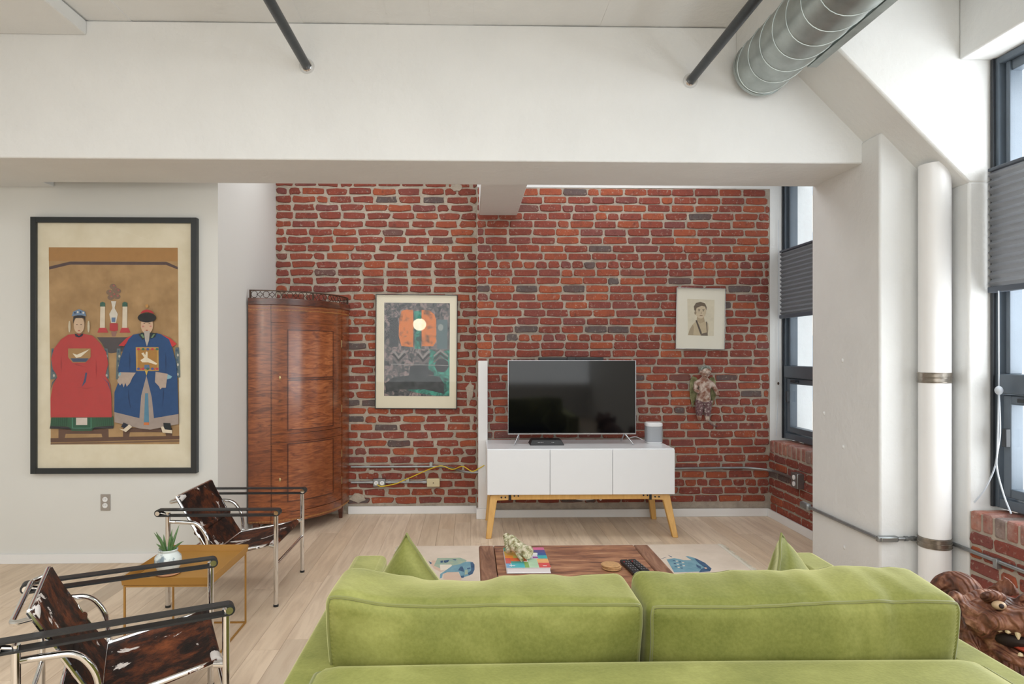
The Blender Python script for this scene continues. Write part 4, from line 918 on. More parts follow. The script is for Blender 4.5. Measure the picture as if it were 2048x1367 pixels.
# ------------------------------------------------------------------ chairs
def make_chair():
    t = thing('armchair', '', 'chair', local=True)
    fx, rx, hy = .29, -.29, .277; r = .0125; az = .512
    for sy in (-1, 1):
        y = sy * hy
        for x_ in (fx, rx):
            lg = obj('leg', G().tube([(x_, y, .008), (x_, y, az)], r, 14), 'chrome', t)
            sub('foot_cap', G().tube([(x_, y, 0), (x_, y, .012)], r + .0015, 14), 'black', lg)
        # belt arm: two black straps looped over end pins
        f2, r2 = fx + .008, rx - .045
        pts = []
        for a in range(-90, 91, 18): pts.append((f2 - .0 + .019 * math.cos(R(a)), az + .019 * math.sin(R(a))))
        for a in range(90, 271, 18): pts.append((r2 + .019 * math.cos(R(a)), az + .019 * math.sin(R(a))))
        inner = []
        for a in range(-90, 91, 18): inner.append((f2 + .012 * math.cos(R(a)), az + .012 * math.sin(R(a))))
        for a in range(90, 271, 18): inner.append((r2 + .012 * math.cos(R(a)), az + .012 * math.sin(R(a))))
        n = len(pts); w = .021; vs = []
        for ring in (pts, inner):
            for yy in (y - w, y + w): vs += [(p[0], yy, p[1]) for p in ring]
        fs = []
        for k in range(n):
            j = (k + 1) % n; fs += [(k, j, n + j, n + k), (2 * n + k, 3 * n + k, 3 * n + j, 2 * n + j), (k, 2 * n + k, 2 * n + j, j), (n + k, n + j, 3 * n + j, 3 * n + k)]
        arm = obj('arm_strap', G().add(vs, fs), 'leather', t, ang=50)
        for x_ in (f2, r2): sub('arm_pin', G().tube([(x_, y - w - .006, az), (x_, y + w + .006, az)], .0118, 16), 'chrome', arm)
        if True: obj('rear_arm_bar', G().tube([(rx, y, az - .012), (r2, y, az)], .009, 10), 'chrome', t)
        # curved brace from the rear leg to the seat pivot
        yb = sy * (hy - .012)
        obj('curved_brace', G().tube(fillet([(rx, y, .462), (rx + .03, yb, .458), (-.135, yb, .452), (-.085, yb, .38), (-.072, yb, .27)], .05), .0108, 12), 'chrome', t)
        obj('seat_stub', G().tube([(fx, y, .325), (fx - .035, y * .93, .325)], .0115, 12), 'chrome', t)
    obj('front_stretcher', G().tube([(fx, -hy, .225), (fx, hy, .225)], .0095, 12), 'chrome', t)
    obj('rear_stretcher', G().tube([(rx, -hy, .225), (rx, hy, .225)], .0095, 12), 'chrome', t)
    # seat frame and hide
    sw = .243
    obj('seat_frame', G().tube(fillet([(.262, -sw, .325), (-.20, -sw, .243), (-.20, sw, .243), (.262, sw, .325)], .03), .0098, 10).tube([(.262, -sw - .02, .325), (.262, sw + .02, .325)], .0098, 10), 'chrome', t)
    def sling(x0, z0, x1, z1, wy, sag, nm, wrap):
        nx, ny = 14, 10; vs = []; fs = []
        dx, dz = x1 - x0, z1 - z0; L = math.hypot(dx, dz); nx_, nz_ = -dz / L, dx / L
        for side in (0, 1):
            for i in range(nx + 1):
                for j in range(ny + 1):
                    u = i / nx; v = -1 + 2 * j / ny
                    s_ = -sag * math.sin(math.pi * u) * (1 - .35 * v * v) + (.0115 if side == 0 else .003)
                    ww = wy * (1 - .018 * math.sin(math.pi * u)); vs.append((x0 + dx * u + nx_ * s_, v * ww, z0 + dz * u + nz_ * s_))
        st = (nx + 1) * (ny + 1)
        for side in (0, 1):
            for i in range(nx):
                for j in range(ny):
                    a = side * st + i * (ny + 1) + j; fs.append((a, a + 1, a + ny + 2, a + ny + 1))
        for i in range(nx):
            for j in (0, ny):
                a = i * (ny + 1) + j; fs.append((a, a + ny + 1, st + a + ny + 1, st + a))
        for j in range(ny):
            for i in (0, nx):
                a = i * (ny + 1) + j; fs.append((a, a + 1, st + a + 1, st + a))
        o = obj(nm, G().add(vs, fs), 'hide', t)
        return o
    se = sling(-.19, .245, .265, .326, sw + .012, .022, 'seat', 0)
    sub('seat_roll', G().tube([(.264, -sw + .012, .325), (.264, sw - .012, .325)], .017, 12), 'hide', se)
    # back on its own tube
    bw = .232
    bk = sling(-.262, .583, -.085, .268, bw, .012, 'backrest', 0)
    sub('back_roll', G().tube([(-.155, -bw - .004, .39), (-.155, bw + .004, .39)], .014, 12), 'hide', bk)
    sub('white_hide_corner', G().tube([(-.252, -bw + .002, .566), (-.256, -bw + .030, .572), (-.256, -bw + .075, .572)], [.016, .019, .013], 12), 'hide_white', bk)
    sub('white_hide_corner', G().tube([(.264, -sw - .004, .325), (.264, -sw + .035, .325), (.262, -sw + .06, .325)], [.0185, .0195, .016], 12), 'hide_white', se)
    obj('back_frame', G().tube(fillet([(-.252, -bw, .565), (-.312, -bw + .02, .550), (-.312, bw - .02, .550), (-.252, bw, .565)], .09, 8), .0095, 10).tube([(-.264, -bw + .01, .586), (-.264, bw - .01, .586)], .0075, 10).tube([(-.082, -hy + .02, .268), (-.082, hy - .02, .268)], .0095, 10).tube([(-.266, bw, .588), (-.088, bw, .27)], .008, 8).tube([(-.266, -bw, .588), (-.088, -bw, .27)], .008, 8), 'chrome', t)
    return t
def copy_thing(o):
    r = o.copy(); COL.objects.link(r)
    for ch in o.children:
        c = ch.copy(); COL.objects.link(c); c.parent = r
        for gch in ch.children:
            d = gch.copy(); COL.objects.link(d); d.parent = c
    return r
ch = make_chair()
ch.location = (-1.343, 3.83, 0); ch['label'] = 'chrome and cowhide armchair in front of the tall cabinet'; ch['group'] = 'cowhide armchairs'
ch2 = copy_thing(ch); ch2.location = (-1.205, 2.328, 0); ch2.rotation_euler = (0, 0, R(26.5)); ch2['label'] = 'chrome and cowhide armchair nearest the viewer at lower left'

# ------------------------------------------------------------------ tray table and potted aloe
t = thing('tray_table', 'square mustard metal tray table between the two armchairs', 'side table', (-1.32, 3.1, 0))
X0, X1, Y0, Y1, zt = -1.515, -1.135, 2.865, 3.345, .362
tr = obj('tray', bx(X0 + .004, X1 - .004, Y0 + .004, Y1 - .004, zt, zt + .004), 'mustard', t)
g = G(); rim = .034
for (a, b_) in (((X0, Y0), (X1, Y0)), ((X1, Y0), (X1, Y1)), ((X1, Y1), (X0, Y1)), ((X0, Y1), (X0, Y0))):
    d = Vector((b_[0] - a[0], b_[1] - a[1], 0)).normalized(); nrm = Vector((d.y, -d.x, 0)) * .006
    A0, B0 = Vector((a[0], a[1], zt)), Vector((b_[0], b_[1], zt)); up = Vector((0, 0, rim)); i_ = -nrm.normalized() * .003
    vs = [A0, B0, B0 + up + nrm, A0 + up + nrm, A0 + i_, B0 + i_, B0 + up + nrm + i_, A0 + up + nrm + i_]
    sub('tray_rim', G().add(vs, [(0, 1, 2, 3), (7, 6, 5, 4), (0, 4, 5, 1), (1, 5, 6, 2), (2, 6, 7, 3), (3, 7, 4, 0)]), 'mustard', tr, smooth=False)
b_ = .0075; xa, xb, ya, yb = X0 + .004, X1 - .004, Y0 + .004, Y1 - .004
for zz, nm in ((zt - .010, 'top_bar'), (.0, 'floor_bar')):
    for (p, q, r_, s_) in ((xa, xb, ya, ya + b_), (xa, xb, yb - b_, yb), (xa, xa + b_, ya + b_, yb - b_), (xb - b_, xb, ya + b_, yb - b_)): obj(nm, bx(p, q, r_, s_, zz, zz + .0075), 'mustard', t, smooth=False)
for (p, q) in ((xa, ya), (xb - b_, ya), (xa, yb - b_), (xb - b_, yb - b_)): obj('leg', bx(p, p + b_, q, q + b_, .0075, zt - .010), 'mustard', t, smooth=False)
pcx, pcy, pz = -1.378, 3.00, zt + .004
t = thing('potted_aloe', 'small aloe in a blue-grey glazed jar on the tray table', 'plant', (pcx, pcy, pz))
obj('saucer', G().lathe([(.046, 0), (.054, .006), (.050, .008), (.0, .008)], (pcx, pcy, pz), 28), 'terracotta', t)
obj('jar', G().lathe([(.034, .009), (.040, .012), (.054, .040), (.058, .062), (.055, .082), (.042, .096), (.039, .102), (.043, .112), (.039, .114), (.035, .104), (.0, .100)], (pcx, pcy, pz), 32), 'ceramic', t)
rs = random.Random(5)
for k in range(13):
    a = k * 2.4 + rs.uniform(-.3, .3); L = rs.uniform(.07, .13) if k % 2 else rs.uniform(.05, .085); lean = rs.uniform(.25, .8) if k < 8 else rs.uniform(.05, .3)
    base = Vector((pcx + math.cos(a) * .012, pcy + math.sin(a) * .012, pz + .098)); d = Vector((math.cos(a) * lean, math.sin(a) * lean, 1)).normalized()
    pts = [base + d * (L * u) + Vector((0, 0, -.018 * lean * u * u)) + Vector((math.cos(a), math.sin(a), 0)) * .02 * lean * u * u for u in (0, .25, .5, .75, .92, 1)]
    obj('leaf', G().tube(pts, [.0062, .0066, .0056, .0038, .0016, .0004], 7), 'aloe', t)

# ------------------------------------------------------------------ sofa
def supercush(cx, cy, cz, sx, sy, sz, rr_=.03, N=22, puff=(0, 0, 0), fn=None):
    """rounded box cushion; returns mesh data and a function that maps cube points onto it"""
    def mp(p):
        hs = (sx, sy, sz); a_ = Vector([p[i] * hs[i] for i in range(3)]); rad = rr_
        c_ = Vector([max(-(hs[i] - rad), min(hs[i] - rad, a_[i])) for i in range(3)]); d_ = a_ - c_
        a_ = c_ + d_.normalized() * rad if d_.length > 1e-9 else a_
        q = [a_[i] / hs[i] for i in range(3)]
        bxx = (1 - q[1] ** 2) * (1 - q[2] ** 2); byy = (1 - q[0] ** 2) * (1 - q[2] ** 2); bzz = (1 - q[0] ** 2) * (1 - q[1] ** 2)
        v = Vector((q[0] * (sx + puff[0] * bxx), q[1] * (sy + puff[1] * byy), q[2] * (sz + puff[2] * bzz)))
        if fn: v = fn(v, q)
        return Vector((cx, cy, cz)) + v
    g = G()
    for ax in range(3):
        for sg in (-1, 1):
            vs = []; fs = []
            nu = N * 2
            for i in range(nu + 1):
                for j in range(N + 1):
                    p = [0, 0, 0]; p[ax] = sg; p[(ax + 1) % 3] = -1 + 2 * i / nu; p[(ax + 2) % 3] = -1 + 2 * j / N; vs.append(mp(p))
            for i in range(nu):
                for j in range(N): a = i * (N + 1) + j; fs.append((a, a + 1, a + N + 2, a + N + 1))
            g.add(vs, fs)
    return g, mp
def weld(o, d=.0008):
    m = o.modifiers.new('weld', 'WELD'); m.merge_threshold = d; return o
def cush_obj(name, par, args, kw, mat='velvet', piping=(-1,), pr=.0042):
    g, mp = supercush(*args, **kw); o = weld(obj(name, g, mat, par, ang=80))
    for s_ in piping:
        ring = []
        M_ = 60
        for i in range(M_): ring.append(mp((-1 + 2 * i / M_, s_, -1)))
        for i in range(M_ // 2): ring.append(mp((1, s_, -1 + 4 * i / M_)))
        for i in range(M_): ring.append(mp((1 - 2 * i / M_, s_, 1)))
        for i in range(M_ // 2): ring.append(mp((-1, s_, 1 - 4 * i / M_)))
        pp = sub('piping', G().tube(ring, pr, 6, closed=True), 'velvet_piping', o)
        if par.type == 'EMPTY': pass
    return o
SXL, SXR = -.438, 1.318; SYB, SYF = 1.22, 2.47; AZ = .612
so = thing('sofa', 'lime green velvet sofa seen from behind', 'sofa', ((SXL + SXR) / 2, 1.85, 0))
def wr(seed, amp):
    def f(v, q):
        s_ = noise.noise(Vector((v.x * 5 + seed, v.y * 6, v.z * 7))) * amp; k = 1 - abs(q[2]) ** 6
        return v + Vector((0, s_ * .8 * math.copysign(1, q[1]), s_ * .5))
    return f
obj('arm', bx(SXL, SXL + .125, SYB, SYF, .12, AZ), 'velvet', so, bev=.022, seg=4)
obj('arm', bx(SXR - .125, SXR, SYB, SYF, .12, AZ), 'velvet', so, bev=.022, seg=4)
obj('base', bx(SXL + .125, SXR - .125, SYB, SYF - .01, .12, .20), 'velvet', so, bev=.015, seg=3)
obj('back_frame', bx(SXL + .126, SXR - .126, SYB, 1.50, .20, .56), 'velvet', so, bev=.02, seg=3)
for xx in (SXL + .06, SXR - .06):
    for yy in (SYB + .07, SYF - .07): obj('leg', G().tube([(xx, yy, 0), (xx, yy, .12)], [.018, .024], 12), 'old_wood', so)
for k in range(2):
    mid = (SXL + SXR) / 2; hw = (SXR - SXL - .256) / 4
    cush_obj('seat_cushion', so, (mid + (2 * k - 1) * hw, 2.04, .262, hw - .004, .42, .058), dict(rr_=.03, puff=(0, 0, .012)), piping=())
# back pad (rear bolster)
cush_obj('back_pad', so, (.430, 1.385, .525, .806, .180, .118), dict(rr_=.06, N=24, puff=(0, .0, .012)), piping=())
g, mp = supercush(.430, 1.385, .525, .806, .180, .118, rr_=.06, N=24, puff=(0, 0, .012))
for s_ in (-1, 1):
    M_ = 40; ring = [mp((s_, -1 + 2 * i / M_, 1)) for i in range(M_ + 1)]
    obj('pad_piping', G().tube(ring, .005, 6), 'velvet_piping', so)
# two loose back cushions
def sagL(v, q):
    u = q[0]; tz = (q[2] + 1) / 2
    s_ = -.032 * math.exp(-((u + .18) / .42) ** 2) * tz * (.5 + .5 * q[1]) + .022 * math.exp(-((u + .95) / .25) ** 2) * tz - .012 * math.exp(-((u - .7) / .4) ** 2) * tz * (.5 + .5 * q[1])
    w_ = noise.noise(Vector((v.x * 18, v.z * 3.0 + 3, v.y * 4))) * .010 * tz * (1 - abs(u) ** 8) + noise.noise(Vector((v.x * 5, v.z * 6, v.y * 5))) * .008
    return v + Vector((noise.noise(Vector((v.z * 9, v.x, 2))) * .004, w_ * q[1] - .03 * (q[2]), s_ + w_ * .6))
def sagR(v, q):
    u = q[0]; tz = (q[2] + 1) / 2
    w_ = noise.noise(Vector((v.x * 18 + 9, v.z * 3.0 + 3, v.y * 4))) * .011 * tz * (1 - abs(u) ** 8) + noise.noise(Vector((v.x * 5 + 4, v.z * 6, v.y * 5))) * .008
    s_ = .006 * math.sin(u * 3) * tz
    return v + Vector((noise.noise(Vector((v.z * 9 + 5, v.x, 2))) * .004, w_ * q[1] - .03 * (q[2]), s_ + w_ * .6 + .10 * (v.y + .05) * tz))
cush_obj('back_cushion', so, (.038, 1.705, .603, .386, .118, .170), dict(rr_=.034, N=36, puff=(.006, .046, .014), fn=sagL), piping=(-1, 1))
cush_obj('back_cushion', so, (.825, 1.690, .601, .388, .100, .170), dict(rr_=.034, N=36, puff=(.006, .046, .014), fn=sagR), piping=(-1, 1))
def pillow(lab, loc, rot, s=.21, th=.075):
    t = thing('throw_pillow', lab, 'pillow', loc, rot, group='green throw pillows', local=True)
    N = 22; vs = []; fs = []
    def P(u, v, sg):
        k = 1 - .07 * (1 - u * u) * (v * v) - .07 * (1 - v * v) * (u * u)
        y = sg * th * ((1 - u ** 2) * (1 - v ** 2)) ** .55 + .004 * noise.noise(Vector((u * 3, v * 3, sg)))
        return (u * s * (1 - .06 * (1 - v * v)) if abs(u) > .98 else u * s * (1 - .06 * (1 - v * v)), y, v * s * (1 - .06 * (1 - u * u)))
    for sg in (-1, 1):
        o_ = len(vs)
        for i in range(N + 1):
            for j in range(N + 1): vs.append(P(-1 + 2 * i / N, -1 + 2 * j / N, sg))
        for i in range(N):
            for j in range(N): a = o_ + i * (N + 1) + j; fs.append((a, a + 1, a + N + 2, a + N + 1))
    weld(obj('cover', G().add(vs, fs), 'velvet', t, ang=80), .006)
    ring = [P(-1 + 2 * i / 20, -1, 0) for i in range(20)] + [P(1, -1 + 2 * i / 20, 0) for i in range(20)] + [P(1 - 2 * i / 20, 1, 0) for i in range(20)] + [P(-1, 1 - 2 * i / 20, 0) for i in range(20)]
    obj('piping', G().tube(ring, .0045, 6, closed=True), 'velvet_piping', t)
    return t
pillow('green velvet pillow poking up by the left arm of the sofa', (-.200, 2.13, .530), (R(-10), R(34), R(-46)), .172, .085)
pillow('green velvet pillow poking up by the right arm of the sofa', (1.068, 2.13, .530), (R(-10), R(42), R(42)), .172, .085)

# ------------------------------------------------------------------ rug
rg = thing('rug', 'pale flatweave rug with blue motifs under the coffee table', 'rug', (.4, 3.6, 0))
RX0, RX1, RY0, RY1 = -.48, 1.775, 2.75, 4.62
obj('weave', bx(RX0, RX1, RY0, RY1, .0005, .007), 'rug', rg, smooth=False)
A = Art(0)
def gpoly(ps, m):                 # ps: floor points in metres
    m_ = MT[m]
    if m_ not in A.mats: A.mats.append(m_)
    A.g.cur = A.mats.index(m_); A.n += 1
    from mathutils.geometry import tessellate_polygon
    A.g.add([(p[0], p[1], .0072 + A.n * .00008) for p in ps], [tuple(q) for q in tessellate_polygon([[Vector((p[0], p[1], 0)) for p in ps]])])
def onF(px, py):
    xc = (px - OCX) / FPX; zz = -(py - OCY) / FPX; c_, s_ = math.cos(R(1.3)), math.sin(R(1.3)); t_ = (.007 - CAMH) / zz
    return ((xc * c_ + s_) * t_, (-xc * s_ + c_) * t_)
def L5(*ps): return [onF(840 + p[0] * .07315, 1070 + p[1] * .07315) for p in ps]
def R6(*ps): return [onF(1290 + p[0] * .1123, 1070 + p[1] * .1123) for p in ps]
gpoly(L5((330, 680), (430, 690), (1080, 690), (1040, 800), (560, 1000), (400, 920), (300, 800)), 'rug_pink')
gpoly(L5((480, 620), (1100, 610), (1280, 680), (1180, 800), (880, 900), (560, 900), (380, 830)), 'rug_green'); gpoly(L5((540, 800), (860, 800), (900, 920), (560, 960)), 'rug_cream')
gpoly(L5((640, 1000), (1040, 1010), (1140, 1180), (1100, 1290), (640, 1200)), 'rug_pink')
gpoly(L5((880, 830), (1080, 790), (1250, 720), (1400, 720), (1480, 800), (1490, 940), (1440, 1050), (1340, 1100), (1180, 1150), (1110, 1120), (1060, 1000), (740, 1010), (620, 1060), (600, 1160), (540, 1180), (550, 1060), (700, 960)), 'rug_blue')
for q in (((1380, 740), (1440, 730), (1490, 800), (1490, 940), (1430, 1060), (1340, 1095), (1290, 1040), (1400, 960)), ((1100, 860), (1160, 850), (1200, 940), (1200, 1000), (1100, 970), (1040, 960)), ((1110, 1110), (1210, 1100), (1190, 1165), (1130, 1160)), ((1280, 900), (1370, 880), (1380, 920), (1300, 930)), ((650, 690), (800, 670), (770, 730), (700, 755), (650, 740)), ((560, 700), (630, 690), (620, 750), (560, 750)), ((870, 655), (1000, 660), (970, 690)), ((230, 700), (330, 760), (290, 790))): gpoly(L5(*q), 'rug_navy')
gpoly(L5((1230, 950), (1300, 940), (1310, 1060), (1220, 1080)), 'rug_green')
obj('motif', A.g, A.mats, rg, smooth=False); A = Art(0)
gpoly(R6((385, 430), (520, 405), (690, 440), (760, 440), (830, 440), (720, 375), (760, 368), (880, 400), (980, 460), (1080, 500), (1185, 590), (1150, 640), (520, 660)), 'rug_blue')
for q in (((880, 400), (970, 440), (1070, 490), (1185, 590), (1160, 640), (960, 660), (1000, 600), (1060, 570), (960, 500), (910, 450)), ((910, 515), (1000, 560), (990, 600), (920, 560)), ((230, 440), (330, 400), (400, 385), (330, 408)), ((400, 345), (490, 385), (470, 392))): gpoly(R6(*q), 'rug_navy')
for k in range(11): gpoly(R6((490 + (k % 4) * 50 + k * 4, 440 + k * 14), (530 + (k % 4) * 50 + k * 4, 438 + k * 14), (540 + (k % 4) * 50 + k * 4, 452 + k * 14), (500 + (k % 4) * 50 + k * 4, 454 + k * 14)), 'rug_cream' if k % 2 else 'rug_navy')
gpoly(R6((1050, 575), (1090, 572), (1110, 600), (1070, 600)), 'rug_pink')
obj('motif', A.g, A.mats, rg, smooth=False)
fr = G(); rs = random.Random(2)
yy = RY0
while yy < RY1:
    for xx, sx in ((RX1, 1), (RX0, -1)):
        L = rs.uniform(.035, .055); dy = rs.uniform(-.02, .02); fr.add([(xx, yy, .003), (xx, yy + .005, .003), (xx + sx * L, yy + dy + .003, .001), (xx + sx * L * .5, yy + dy * .3, .009)], [(0, 1, 3), (1, 2, 3), (0, 3, 2), (0, 2, 1)])
    yy += .007
o = obj('fringe', fr, 'fringe', rg, smooth=False); o['kind'] = 'stuff'
obj('woven_edge', bx(RX1 - .004, RX1 + .016, RY0, RY1, .0005, .009), 'fringe', rg, smooth=False)

# ------------------------------------------------------------------ coffee table and what lies on it
t = thing('coffee_table', 'low antique table of worn dark brown boards', 'coffee table', (.475, 2.92, .007))
CX0, CX1, CY0, CY1, TZ = .045, .905, 2.60, 3.29, .40
rw = .075
obj('end_board', bx(CX0, CX0 + rw, CY0, CY1, TZ - .032, TZ), 'old_wood_end', t, bev=.008, seg=3)
obj('end_board', bx(CX1 - rw, CX1, CY0, CY1, TZ - .032, TZ), 'old_wood_end', t, bev=.008, seg=3)
for (a, b_) in ((CY0, CY0 + rw), (CY1 - rw * .8, CY1)): obj('side_board', bx(CX0 + rw + .001, CX1 - rw - .001, a, b_, TZ - .032, TZ - .0005), 'old_wood', t, bev=.005)
w3 = (CY1 - rw * .8 - CY0 - rw) / 3
for k in range(3): obj('centre_board', bx(CX0 + rw + .003, CX1 - rw - .003, CY0 + rw + k * w3 + .001, CY0 + rw + (k + 1) * w3 - .0005, TZ - .03, TZ - .003), 'old_wood', t, bev=.0015)
for (a, b_, c_, d_) in ((CX0 + .05, CX1 - .05, CY0 + .04, CY0 + .065), (CX0 + .05, CX1 - .05, CY1 - .065, CY1 - .04), (CX0 + .04, CX0 + .065, CY0 + .065, CY1 - .065), (CX1 - .065, CX1 - .04, CY0 + .065, CY1 - .065)): obj('apron', bx(a, b_, c_, d_, .27, TZ - .032), 'old_wood', t)
for xx in (CX0 + .03, CX1 - .085):
    for yy in (CY0 + .03, CY1 - .085): obj('leg', bx(xx, xx + .055, yy, yy + .055, .0075, TZ - .033), 'old_wood_end', t, bev=.005)
BX0, BX1, BY0, BY1 = .162, .358, 2.868, 3.165
t = thing('book', 'thick paperback with a colourful patchwork cover on the coffee table', 'book', (.26, 3.0, TZ))
obj('pages', bx(BX0 + .003, BX1 - .003, BY0 + .0015, BY1 - .002, TZ + .0025, TZ + .0225), 'paper', t, smooth=False)
cv = obj('cover', G().box(BX0, BX1, BY0, BY1, TZ + .0225, TZ + .025).box(BX0, BX1, BY0, BY1, TZ, TZ + .0025).box(BX0, BX0 + .002, BY0, BY1, TZ + .0025, TZ + .0225), 'paper', t, smooth=False)
patch = [((0, 0, .09, .2), (120, 170, 210)), ((.09, 0, .42, .2), (70, 176, 186)), ((.42, 0, .52, .28), (120, 160, 80)), ((.52, 0, .74, .42), (176, 208, 176)), ((.74, 0, 1, .22), (216, 86, 84)), ((.74, .22, 1, .42), (238, 180, 120)), ((.12, .2, .42, .3), (60, 150, 140)), ((0, .2, .12, .46), (206, 90, 90)), ((.12, .3, .5, .46), (228, 110, 60)), ((0, .46, .2, .58), (240, 150, 60)), ((0, .58, .3, .8), (226, 180, 70)), ((.2, .46, .52, .58), (196, 190, 90)), ((0, .8, .2, 1), (60, 140, 120)), ((.52, .42, .78, .62), (226, 222, 232)), ((.66, .44, .78, .52), (160, 80, 160)), ((.78, .42, 1, .58), (70, 176, 180)), ((.78, .58, 1, .72), (60, 90, 150)), ((.6, .62, .78, .78), (196, 206, 70)), ((.7, .72, 1, .86), (90, 84, 140)), ((.55, .86, 1, 1), (214, 110, 150)), ((.3, .58, .6, .8), (240, 200, 110)), ((.2, .8, .7, 1), (236, 150, 110)), ((.105, .04, .12, .2), (244, 244, 246)), ((.07, .07, .2, .1), (244, 244, 246)), ((.83, .06, .92, .085), (244, 236, 236)), ((.62, .62, .8, .7), (246, 246, 248))]
A = Art(0)
for k, ((a, b_, c_, d_), col) in enumerate(patch):
    m_ = flatmat(col, .35)
    if m_ not in A.mats: A.mats.append(m_)
    A.g.cur = A.mats.index(m_); q = lambda u, v: (BX0 + u * (BX1 - BX0), BY0 + v * (BY1 - BY0), TZ + .0252 + k * .00004)
    A.g.add([q(a, b_), q(c_, b_), q(c_, d_), q(a, d_)], [(0, 1, 2, 3)])
sub('cover_print', A.g, A.mats, cv, smooth=False)
# ceramic creature
fz = TZ + .0265
t = thing('ceramic_creature', 'mottled cream ceramic creature with round open mouth on the book', 'figurine', (.235, 3.0, fz))
pth = spline([(.196, 3.085, fz + .058), (.200, 3.065, fz + .052), (.216, 3.035, fz + .044), (.242, 3.0, fz + .038), (.266, 2.965, fz + .036)], 5)
n = len(pth); rr = [.020 + .012 * math.sin(min(1, i / (n * .45)) * math.pi / 2) - .004 * max(0, math.sin((i / n - .4) * 4)) for i in range(n)]
rr[-1] = .031; rr[-2] = .0295
d = (pth[-1] - pth[-3]).normalized(); pth2 = pth + [pth[-1] - d * .004, pth[-1] - d * .03]; rr2 = rr + [.026, .02]
obj('body', G().tube(pth2, rr2, 18), 'mottled', t)
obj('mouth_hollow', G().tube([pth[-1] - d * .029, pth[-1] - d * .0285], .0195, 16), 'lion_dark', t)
for k in range(8):
    u = k / 7; c_ = Vector((.172 + .008 * u, 3.095 - u * .055, fz + .078 - u * .058)); obj('crest_ridge', G().ell(c_, (.016, .005, .014), 10, 7, (R(30), R(-30), 0)), 'mottled', t)
obj('crest', G().ell((.197, 3.085, fz + .052), (.030, .026, .034), 16, 10, (R(20), R(-12), 0)), 'mottled', t)
for k, (p0, p1) in enumerate((((.214, 3.03, fz + .03), (.236, 2.945, fz + .008)), ((.25, 3.06, fz + .03), (.262, 3.05, fz + .006)), ((.195, 3.07, fz + .04), (.195, 3.075, fz + .006)))):
    obj('foot', G().tube(spline([p0, ((p0[0] + p1[0]) / 2 - .004, (p0[1] + p1[1]) / 2, (p0[2] + p1[2]) / 2), p1], 4), .0085, 10), 'mottled', t)
for k in range(3):
    tag(obj('coaster', G().lathe([(.041, 0), (.043, .0015), (.043, .0045), (.041, .006), (.036, .006), (.0, .0055)], (.640 - k * .002 + (.004 if k == 1 else 0), 2.925 + k * .002, TZ + .0003 + k * .0063), 36), 'cork'), ('bottom cork coaster of the stack on the coffee table', 'middle cork coaster of the stack on the coffee table', 'top cork coaster of the stack on the coffee table')[k], 'coaster', 'cork coasters')
def remote(lab, x, y, rz, L):
    t = thing('remote_control', lab, 'remote', (x, y, TZ + .0003), (0, 0, R(rz)), group='remote controls', local=True)
    obj('case', bx(-.019, .019, -L / 2, L / 2, 0, .017), 'remote', t, bev=.005, seg=3)
    for i in range(5):
        for j in range(3):
            obj('button', bx(-.014 + j * .0115, -.009 + j * .0115, -L / 2 + .02 + i * L / 6.2, -L / 2 + .026 + i * L / 6.2, .0168, .0185), 'button_red' if (i == 4 and j == 0) else 'button', t)
remote('black remote control nearest the coasters', .722, 2.915, 6, .175)
remote('black remote control farther from the coasters', .763, 2.925, 8, .165)

# ------------------------------------------------------------------ carved lion
t = thing('carved_lion', 'carved reddish wooden guardian lion with open toothed mouth beside the sofa', 'carving', (1.80, 2.21, 0), (0, 0, R(-121)), local=True)
g = G(); rs = random.Random(11)
g.ell((-.14, 0, .24), (.26, .145, .17)).ell((.08, 0, .27), (.16, .165, .25)).ell((.05, 0, .34), (.13, .14, .14))
for sy in (-1, 1):
    g.ell((.16, sy * .10, .14), (.06, .06, .15)).ell((.22, sy * .10, .04), (.08, .06, .04)).ell((-.24, sy * .12, .15), (.14, .075, .15)).ell((-.12, sy * .14, .04), (.09, .05, .04))
for k in range(170):                                  # mane locks
    a = rs.uniform(0, 2 * math.pi); zz = rs.uniform(.12, .43); rad = .17 if zz < .36 else .13
    g.ell((.06 + math.cos(a) * rad * .95, math.sin(a) * rad, zz), (.016, .013, .052), 8, 6, (rs.uniform(-.6, .6), rs.uniform(-.2, .6), a))
for k in range(16):                                   # flank ridges
    a = -1.2 + k * .16
    for sy in (-1, 1): g.ell((-.30 + k * .022, sy * (.135 - .004 * abs(k - 8)), .25 + .05 * math.sin(k * 1.1)), (.012, .02, .09), 8, 6, (0, R(25), 0))
for p, r_ in zip(spline([(-.34, -.04, .22), (-.40, -.10, .32), (-.40, -.10, .42), (-.35, -.05, .465), (-.31, -.01, .44), (-.31, -.02, .38)], 6), [.042] * 40): g.ell(p, (r_, r_, r_), 10, 7)
for k in range(7): g.ell((-.33 + .010 * k, .03 + .012 * k, .43 + .012 * k), (.05, .009, .013), 8, 6, (0, R(-30 + 10 * k), R(30)))
o = obj('body', g, 'lion', t, ang=180)
rm = o.modifiers.new('remesh', 'REMESH'); rm.mode = 'VOXEL'; rm.voxel_size = .0065; rm.use_smooth_shade = True
sm = o.modifiers.new('smooth', 'SMOOTH'); sm.factor = .5; sm.iterations = 1
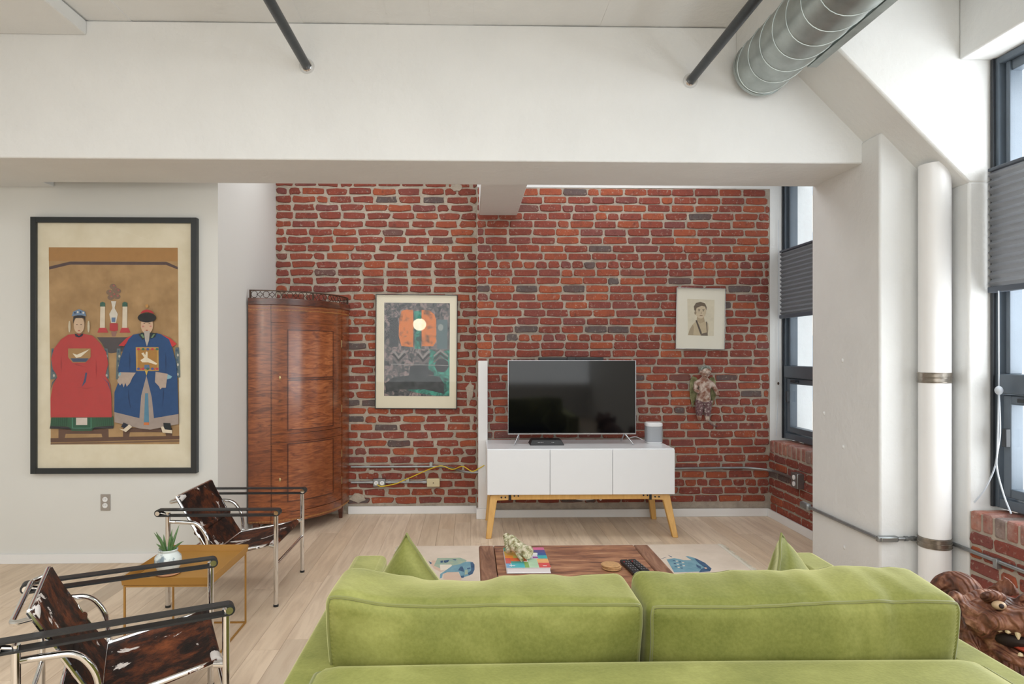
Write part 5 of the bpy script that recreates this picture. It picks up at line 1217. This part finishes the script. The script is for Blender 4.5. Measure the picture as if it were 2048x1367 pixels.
# head, turned towards the window
HM = Matrix.Translation((.14, -.01, .50)) @ Euler((0, R(-12), R(24))).to_matrix().to_4x4() @ Matrix.Scale(1.08, 4)
g = G()
g.ell((.04, 0, .0), (.088, .10, .075)).ell((.12, 0, .015), (.075, .075, .042)).ell((.165, 0, .035), (.03, .038, .026)).ell((.085, 0, -.075), (.085, .07, .024), 14, 9, (0, R(16), 0)).ell((.0, 0, -.06), (.07, .08, .05))
for sy in (-1, 1):
    g.ell((.092, sy * .05, .075), (.036, .034, .016), 12, 8, (0, R(-20), R(sy * 20))).ell((.10, sy * .070, .012), (.06, .028, .028)).ell((.16, sy * .03, .012), (.03, .024, .022)).ell((.0, sy * .095, .048), (.032, .022, .034), 10, 8, (R(-sy * 30), 0, 0))
    for k in range(6): g.ell((-.02 + .012 * k, sy * (.096 - .002 * k), .025 - .026 * k), (.026, .018, .018), 8, 6)
    for k in range(4): g.ell((.045 + .012 * k, sy * .098, .04 - .018 * k), (.05, .012, .006), 8, 6, (0, R(14), R(-sy * 14)))
for k in range(9): g.ell((-.02, -.064 + .016 * k, .045 + .022 * math.sin(math.pi * k / 8)), (.026, .011, .020), 8, 6)
hd = obj('head', g.xf(HM), 'lion', t, ang=180)
rm = hd.modifiers.new('remesh', 'REMESH'); rm.mode = 'VOXEL'; rm.voxel_size = .006; rm.use_smooth_shade = True
sm = hd.modifiers.new('smooth', 'SMOOTH'); sm.factor = .5; sm.iterations = 2
sub('mouth_hollow', G().ell((.085, 0, -.034), (.072, .062, .030)).xf(HM), 'lion_dark', hd)
sub('tongue', G().ell((.11, 0, -.050), (.055, .032, .012), 12, 8, (0, R(12), 0)).xf(HM), 'tongue', hd)
for k in range(9):
    a = R(-70 + k * 17.5); x_, y_ = .095 + .078 * math.cos(a), .066 * math.sin(a)
    sub('tooth', G().lathe([(.008, 0), (.006, -.012), (.002, -.021), (0, -.022)] if k in (2, 6) else [(.008, 0), (.007, -.007), (.0, -.011)], (x_, y_, -.006), 8).xf(HM), 'tooth', hd)
    if 1 < k < 7: sub('tooth', G().lathe([(.007, 0), (.005, .007), (.0, .010)], (x_ - .01, y_ * .85, -.072), 8).xf(HM), 'tooth', hd)
for sy in (-1, 1):
    e_ = sub('eye', G().ell((.118, sy * .052, .056), (.018, .018, .013)).xf(HM), 'lion_eye', hd)
    sub('pupil', G().ell((.1335, sy * .055, .056), (.005, .007, .007)).xf(HM), 'lion_dark', hd)

# ------------------------------------------------------------------ lamp behind the viewer (its glow shows in the picture glass)
t = thing('pendant_lamp', 'warm globe pendant lamp behind the viewer', 'lamp', (-1.0, -1.8, 1.95))
obj('globe', G().ell((-1.0, -1.8, 1.95), (.13, .13, .12), 24, 16), 'glow', t)
obj('cap', G().tube([(-1.0, -1.8, 2.06), (-1.0, -1.8, 2.12)], [.05, .03], 16), 'black', t)
obj('flex', G().tube([(-1.0, -1.8, 2.11), (-1.0, -1.8, CEIL - .005)], .004, 6), 'black', t)
for o in bpy.data.objects:
    if o.get('_local'): del o['_local']
